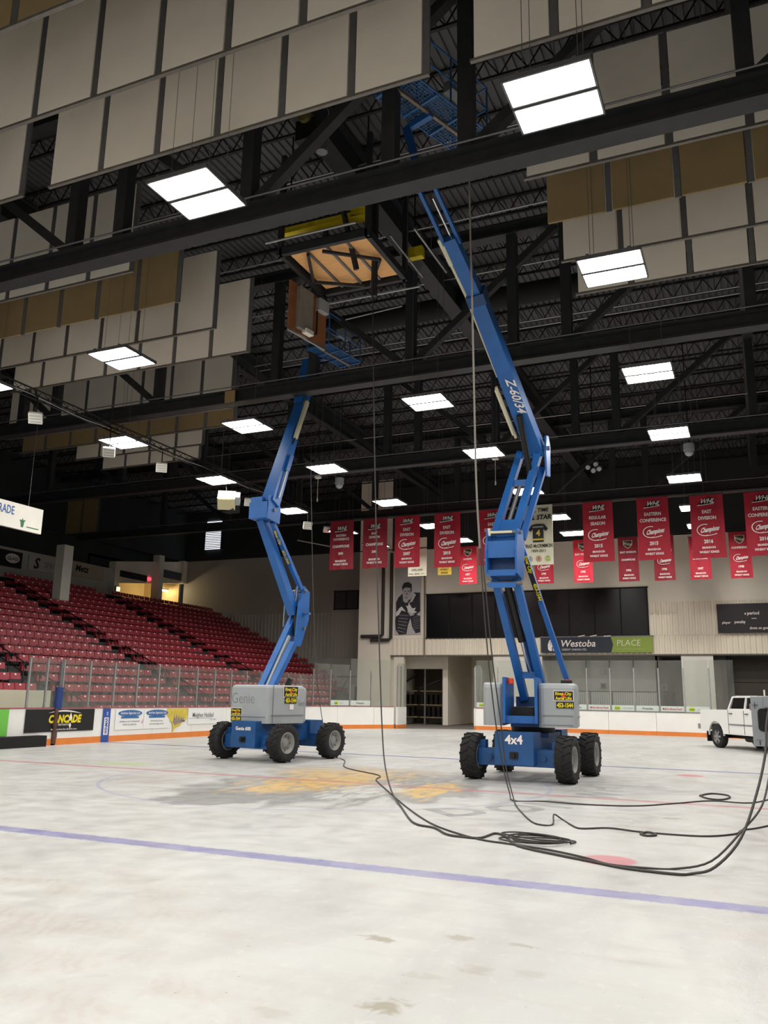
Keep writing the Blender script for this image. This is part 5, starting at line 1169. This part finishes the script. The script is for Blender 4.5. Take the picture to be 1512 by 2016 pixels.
MB().obox(c_-s_*.45+u_*.1, n_*.2, s_*.1, u_*.2, lgrey).build('horn', t); MB().tube([c_+UZ*.2, V((-11.55, c_.y, 10.7))], .02, black).build('bracket', t); MB().obox(c_+UY*.3-UZ*.2, UX*.3, UY*.25, UZ*.25, blackm).build('rear_cabinet', t)
for x, y, z, lab in ((6.62, 15.5, 10.75, 'white dome camera hanging below the right file of ceiling lights'), (-7.9, 15.5, 10.75, 'white dome camera hanging left of the middle, below a ceiling light')):
    o = thing('dome_camera', (x, y, z), lab, 'camera', 'hanging dome cameras')
    MB().cyl((x, y, z+.1), (x, y, z+.35), .2, lgrey, 16).build('housing', o); MB().sph((x, y, z+.05), .17, lgrey, 14).build('dome', o); MB().cyl((x, y, z+.35), (x, y, 16.24), .02, black, 6).build('hanger_pole', o)
for x, y, z, lab in ((-.66, 15, 10.9, 'small white sensor with a long pull cord below the middle ceiling light'), (-8.7, 15, 10.85, 'small sensor with pull cord right of the left lift boom')):
    o = thing('pull_sensor', (x, y, z), lab, 'sensor', 'ceiling sensors with cords'); MB().box(x-.12, x+.12, y-.1, y+.1, z+.2, z+.34, white).build('housing', o); MB().cyl((x, y, z-.75), (x, y, z+.2), .012, white, 5).cyl((x, y, z-.85), (x, y, z-.7), .03, white, 6).build('pull_cord', o); MB().cyl((x, y, z+.3), (x, y, 16.24), .012, black, 5).build('hanger_pole', o)
t = thing('spotlight_cluster', (3.1, 15.6, 10.4), 'cluster of four small round spotlights under the third truss', 'spotlight')
for dx, dz in ((-.2, .15), (0, 0), (.22, .05), (.1, .25)): MB().cyl((3.1+dx, 15.5, 10.4+dz), (3.1+dx, 15.7, 10.5+dz), .09, lgrey, 12).build('lamp', t)
MB().cyl((3.1, 15.7, 10.5), (3.1, 15.7, 16.24), .02, black, 6).build('hanger_pole', t)
t = thing('batten_light', (-20, 36, 12.3), 'long white batten light hanging diagonally before the dark end wall', 'batten light')
MB().bar((-21.7, 36, 12.75), (-17.3, 36, 11.75), .12, .08, white).build('lamp_body', t); MB().tube([(-21.5, 36, 12.8), (-21.5, 36, 15.4)], .01, galvd, 4).tube([(-17.5, 36, 11.9), (-17.5, 36, 15.4)], .01, galvd, 4).build('hanging_wire', t)
# ================================================================ CABLES
def smooth(pts, n=5):
    P = [V(p) for p in pts]; out = []
    for i in range(len(P)-1):
        p0 = P[max(i-1, 0)]; p1 = P[i]; p2 = P[i+1]; p3 = P[min(i+2, len(P)-1)]
        for k in range(n):
            q = k/n; out.append(.5*((2*p1)+(p2-p0)*q+(2*p0-5*p1+4*p2-p3)*q*q+(3*p1-p0-3*p2+p3)*q**3))
    return out+[P[-1]]
def cable(name, pts, r, m, lab, cat='cable'):
    tag(MB().tube(smooth([(p[0], p[1], max(p[2] if len(p) > 2 else r, r)) for p in pts]), r, m, 7).build(name), lab, cat)
cable('hanging_cable', [(.1, 1.2, 15.2), (.15, 1.2, 14.3), (.37, 1.0, 9.84), (.56, .9, 6.01), (.75, .7, 3.86), (.94, .5, 1.97), (1.08, .3, 1.14), (1.37, -.2, .46), (2.12, -1.6, .09), (3.01, -3.23), (3.79, -4.66), (4.21, -4.95), (4.54, -5.38), (4.78, -5.47), (5.01, -5.43), (5.07, -4.98), (5.28, -5.19), (5.59, -5.77), (6.16, -6.13), (6.54, -6.32), (6.95, -6.54), (7.47, -6.6), (7.62, -6.5), (7.84, -6.4, .08), (8.10, -6.1, .34), (8.29, -5.6, .78), (8.41, -5.2, 1.2), (8.45, -5, 1.54), (8.55, -4.8, 1.9)], .015, cablem, 'dark cable dropping from the roof past the poster to the ice')
cable('hanging_cable', [(-5.8, 9, 15.2), (-5.75, 9, 10.46), (-5.47, 8.8, 7.24), (-5.14, 8.5, 4.56), (-4.81, 8.2, 2.7), (-4.36, 7.8, 1.26), (-3.78, 7.2, .3), (-3.3, 6.6), (-2.2, 5.2), (-1.14, 3.12), (.37, 1.74), (.7, .9), (.96, .38), (1.91, -1.22), (3.03, -3.08), (3.88, -4.38), (4.42, -5.02), (5.02, -5.52), (5.43, -5.66), (5.97, -5.83), (6.44, -6.11), (6.77, -6.39), (7.14, -6.4), (7.44, -6.29), (7.8, -6.15, .1), (8.12, -5.8, .39), (8.33, -5.2, .6), (8.45, -4.7, .95), (8.6, -4.5, 1.3)], .012, cablem, 'thin dark cable from behind the left lift snaking over the centre logo')
cable('hanging_rope', [(3.9, -2.4, 15.2), (3.93, -2.4, 11.87), (3.84, -2.0, 9.59), (3.81, -1.8, 7.58), (3.78, -1.6, 5.72), (3.81, -1.5, 4.47)], .019, ropem, 'thick grey rope hanging from the roof in front of the right lift boom', 'rope')
cable('hanging_cable', [(3.81, -1.5, 4.5), (3.87, -1.4, 3.07), (3.93, -1.3, 2.06), (3.95, -1.0, 1.16), (4.03, -.9, .54), (4.17, -1.0, .11), (4.34, -1.32), (4.81, -1.11), (5.52, -1.16), (6.32, -.9), (6.91, -.13), (7.45, .63), (8.12, .7), (8.6, 2.2)], .012, cablem, 'left cable of the pair below the grey rope, running right along the red line')
cable('hanging_cable', [(3.82, -1.5, 4.66), (3.9, -1.4, 3.53), (3.97, -1.3, 2.43), (4.05, -1.1, 1.35), (4.11, -1.0, .55), (4.29, -1.2, .06), (4.6, -2.11), (5.2, -3.59), (5.45, -3.9), (5.56, -3.75), (5.5, -3.4, .1), (5.56, -3.15), (5.81, -3.68), (6.0, -3.94), (6.34, -3.69), (6.8, -3.83), (7.54, -3.79), (7.94, -3.37), (8.03, -2.92), (8.22, -2.59), (8.6, -1.7)], .012, cablem, 'cable with a hump in front of the right lift, from the grey rope')
lp = [(7.21, 1.39), (7.39, 1.9), (7.67, 1.78), (7.74, 1.35), (7.61, .9), (7.39, .94), (7.21, 1.39)]
cable('cable_loop', lp, .016, cablem, 'single loop of dark cable on the ice near the right edge')
cable('cable_loop', [(6.86, -3.82), (6.8, -4.02), (6.9, -4.14), (7.0, -4.02), (6.92, -3.84), (6.86, -3.82)], .015, cablem, 'tiny loop in the front cable right of its hump')
co = []; random.seed(3)
for k in range(36):
    a = k*.7; rr = 1+.25*math.sin(k*1.3); co.append((5.70+.42*rr*math.cos(a)+.05*math.sin(k), -5.28+.24*rr*math.sin(a), .014+.0015*k))
cable('cable_coil', co, .010, cablem, 'tangled coil of dark cable on the ice beside the red spot')
# ================================================================ TRUCK
hd_ = V((.53, -.848, 0)).normalized(); sd_ = V((hd_.y, -hd_.x, 0)) ; sd_ = -sd_ if sd_.y < 0 else sd_
sd_ = V((-hd_.y, hd_.x, 0)); cs_ = V((-sd_.x, -sd_.y, 0))     # cs_ = side facing the camera (nearer, left in the picture)
rw = V((6.8, 20.3, 0))                                        # near rear wheel contact
if (rw+cs_-CAMLOC).length > (rw-cs_-CAMLOC).length: cs_ = -cs_
TO = rw - cs_*.86
t = thing('pickup_truck', TO, 'white crew cab pickup truck parked on the ice at the right edge', 'pickup truck')
def tp(a, s_, z): q = TO+hd_*a+cs_*s_; return V((q.x, q.y, z))
def side_prism(mb, P_, s0, s1, m): mb.prism([(a, z) for a, z in P_], tp(0, s0, 0), hd_, UZ, cs_, s1-s0, m)
def arch(ax, r=.55, n=9, z=.47): return [(ax+r*math.cos(math.pi*k/n), z+r*math.sin(math.pi*k/n)) for k in range(n+1)]
WB = 3.62
low = [(-1.15, .62), (-1.12, 1.45), (.95, 1.47), (.95, 1.5), (3.1, 1.52), (4.2, 1.42), (4.62, 1.25), (4.68, .6), (WB+.56, .55)] + [(a, z) for a, z in arch(WB)] + [(WB-.56, .55), (.56, .55)] + [(a, z) for a, z in arch(0)] + [(-.56, .6)]
b = MB()
for s0, s1 in ((.93, 1.0), (-1.0, -.93)): side_prism(b, low, s0, s1, carp)
b.obox(tp(-1.12, 0, 1.05), hd_*.03, cs_*.95, UZ*.40, carp); b.obox(tp(-.1, 0, .85), hd_*1.0, cs_*.93, UZ*.05, black); b.obox(tp(.9, 0, 1.1), hd_*.03, cs_*.93, UZ*.38, carp)
b.obox(tp(3.85, 0, 1.38), hd_*.75, cs_*.94, UZ*.06, carp); b.obox(tp(4.62, 0, .95), hd_*.05, cs_*.95, UZ*.32, carp); b.build('body', t)
cabp = [(.95, 1.45), (1.12, 1.93), (1.3, 1.99), (2.6, 2.0), (2.85, 1.93), (3.35, 1.5)]
b = MB(); side_prism(b, [(1.12, 1.9), (1.3, 1.99), (2.6, 2.0), (2.85, 1.9), (2.6, 1.94), (1.3, 1.92)], -.8, .8, carp)
b.obox(tp(1.95, 0, 1.97), hd_*.75, cs_*.78, UZ*.03, carp)
for s_ in (.84, -.84):
    for a0, z0, a1, z1, w_ in ((.97, 1.48, 1.16, 1.95, .12), (2.05, 1.48, 2.07, 1.96, .08), (3.25, 1.5, 2.78, 1.95, .07), (1.16, 1.95, 2.8, 1.96, .07), (.95, 1.48, 3.3, 1.5, .05)):
        b.bar(tp(a0, s_+(.1 if z0 < 1.6 and s_ > 0 else (-.1 if z0 < 1.6 else 0)), z0), tp(a1, s_+(.1 if z1 < 1.6 and s_ > 0 else (-.1 if z1 < 1.6 else 0)), z1), w_, .06, carp)
b.build('cab', t)
b = MB()
for s_ in (.9, -.9): b.add([tp(1.05, s_, 1.5), tp(3.2, s_, 1.52), tp(2.78, s_*.93, 1.94), tp(1.2, s_*.93, 1.94)], [(0, 1, 2, 3)], glassd)
b.add([tp(3.25, .85, 1.5), tp(3.25, -.85, 1.5), tp(2.8, -.75, 1.94), tp(2.8, .75, 1.94)], [(0, 1, 2, 3)], glassd); b.add([tp(1.0, .85, 1.5), tp(1.0, -.85, 1.5), tp(1.15, -.75, 1.94), tp(1.15, .75, 1.94)], [(0, 1, 2, 3)], glassd); b.build('window_glass', t)
for a0, a1, h_ in ((1.0, 2.05, 1.35), (2.08, 3.2, 1.35)):
    b = MB(); b.obox(tp((a0+a1)/2, 1.003, 1.02), hd_*(a1-a0)/2*.97, cs_*.006, UZ*.42, carp); b.obox(tp((a0+a1)/2, 1.01, .92), hd_*(a1-a0)/2*.97, cs_*.012, UZ*.03, galv); dr = b.build('door', t)
    MB().obox(tp(a0+.2, 1.03, h_-.02), hd_*.1, cs_*.02, UZ*.02, galvd).build('handle', dr)
b = MB()
for a in (.98, 2.06, 3.22): b.obox(tp(a, 1.005, 1.02), hd_*.008, cs_*.006, UZ*.44, mat('panel_gap', '#5d5d5a', .7))
b.build('door_gap', t)
MB().obox(tp(3.0, 1.15, 1.6), hd_*.08, cs_*.12, UZ*.12, chrome).build('wing_mirror', t)
b = MB(); b.obox(tp(-1.3, 0, .78), hd_*.1, cs_*.98, UZ*.1, galv); b.build('bumper', t)
b = MB(); b.obox(tp(1.8, 0, .5), hd_*2.6, cs_*.5, UZ*.1, black); b.cyl(tp(-.2, -.8, .45), tp(-.2, .8, .45), .08, black); b.cyl(tp(1.4, .5, .42), tp(2.5, .5, .42), .13, black); b.build('underbody', t)
for a, s_ in ((0, 1), (0, -1), (WB, 1), (WB, -1)):
    c_ = tp(a, .84*s_, .43); ax = cs_*s_
    b = MB(); b.lathe([(.26, -.12), (.40, -.13), (.43, -.09), (.43, .09), (.40, .13), (.27, .12)], c_, ax, rubber, 26); wy = b.build('tyre', t)
    b = MB(); b.lathe([(.275, .12), (.26, .09), (.24, .05), (.001, .04)], c_, ax, galvd, 22)
    e1 = ax.cross(UZ).normalized()
    for k in range(6): a_ = k*math.pi/3; dd = e1*math.cos(a_)+UZ*math.sin(a_); b.bar(c_+ax*.10, c_+ax*.09+dd*.235, .07, .04, galv, side=ax.cross(dd))
    b.cyl(c_+ax*.08, c_+ax*.13, .06, galv, 12); b.build('rim', wy)
MB().obox(tp(-.62, .9, .42), hd_*.015, cs_*.13, UZ*.2, black).build('mud_flap', t)
# ---------------------------------------------------------------- grey electrical cabinet at the right edge
t = thing('electrical_cabinet', (8.55, -4, 0), 'grey steel electrical cabinet with a black opening on a post at the right edge', 'electrical cabinet')
cabg = mat('cabinet_grey', '#8d9196', .45, .2, .1, 4)
MB().box(8.275, 8.75, -4.0, -3.6, 1.2, 1.835, cabg).build('cabinet_body', t, bevel=.008)
b = MB(); P_ = []
for cx, cz, a0 in ((8.72, 1.63, 0), (8.40, 1.63, 90), (8.40, 1.44, 180), (8.72, 1.44, 270)):
    for k in range(5): a = math.radians(a0+22.5*k); P_.append((cx+.05*math.cos(a), cz+.05*math.sin(a)))
b.prism(P_, (0, -4.012, 0), UX, UZ, UY, .012, blackm); b.build('socket_recess', t)
b = MB(); b.box(8.3, 8.36, -4.01, -4.0, 1.72, 1.725, black); b.box(8.32, 8.325, -4.01, -4.0, 1.68, 1.76, black); b.box(8.31, 8.40, -4.006, -4.0, 1.28, 1.283, galvd); b.box(8.35, 8.36, -4.008, -4.0, 1.22, 1.27, black); b.build('latch', t)
MB().box(8.43, 8.75, -4.06, -4.0, 1.70, 1.835, cabg).build('side_box', t)
MB().box(8.52, 8.60, -3.85, -3.77, 0, 1.2, black).build('post', t); MB().box(8.5, 8.9, -4.0, -3.6, 0, .05, black).build('base_plate', t); MB().box(8.44, 8.46, -3.99, -3.97, 1.83, 1.92, white).build('tag_post', t)
# ================================================================ far left corner: stairs, store room
t = thing('corner_steps', (-17.2, 34.5, 0), 'blue steps with a white side panel and black railing in the far left corner', 'steps')
MB().prism([(-18.3, 0), (-18.3, .5), (-17.5, 2.5), (-16.3, 2.5), (-16.3, 0)], (0, 36.9, 0), UX, UZ, UY, .1, mat('panel_cream', '#dcd7ca', .6)).build('side_panel', t)
b = MB()
for k in range(6): b.box(-16.9+.35*k, -16.5+.35*k, 36.2, 37.4, 0, 2.4-.36*k, mat('step_blue', '#27305f', .6))
b.build('stairs', t)
b = MB(); b.tube([(-15.2, 35.9, .9), (-14.6, 35.9, 3.1), (-13.7, 35.9, 3.1)], .04, black).tube([(-14.6, 35.9, 3.1), (-14.6, 35.9, 1.2)], .03, black).tube([(-14.0, 35.9, 3.1), (-14.0, 35.9, 1.2)], .03, black).tube([(-14.6, 35.9, 2.1), (-13.7, 35.9, 2.1)], .03, black).tube([(-18.2, 35.6, .9), (-17.1, 35.6, 3.0), (-16.8, 35.6, 3.0)], .05, black).tube([(-18.0, 35.6, 3.0), (-16.3, 35.6, 3.0)], .05, black).build('railing', t)
for x, lab in ((-13.4, 'left storage rack in the dark store room behind the exit'), (-11.6, 'right storage rack stacked with equipment in the store room')):
    o = thing('storage_rack', (x, 37, 0), lab, 'rack', 'store room racks')
    for z in (.4, 1.2, 2.1): MB().box(x-.8, x+.75, 37, 37.6, z, z+.07, mat('rack_shelf', '#8a7a60', .7)).build('shelf', o)
    b = MB()
    for k in range(9): b.box(x-.75+.17*k, x-.66+.17*k, 37.1, 37.5, .47 if k % 2 else 1.27, 1.1 if k % 2 else 1.9, black)
    b.build('stored_posts', o); MB().bar((x-.8, 37, 2.3), (x+.6, 37.3, 2.9+.3*(x < -12)), .5, .08, black).build('stored_tarp', o)
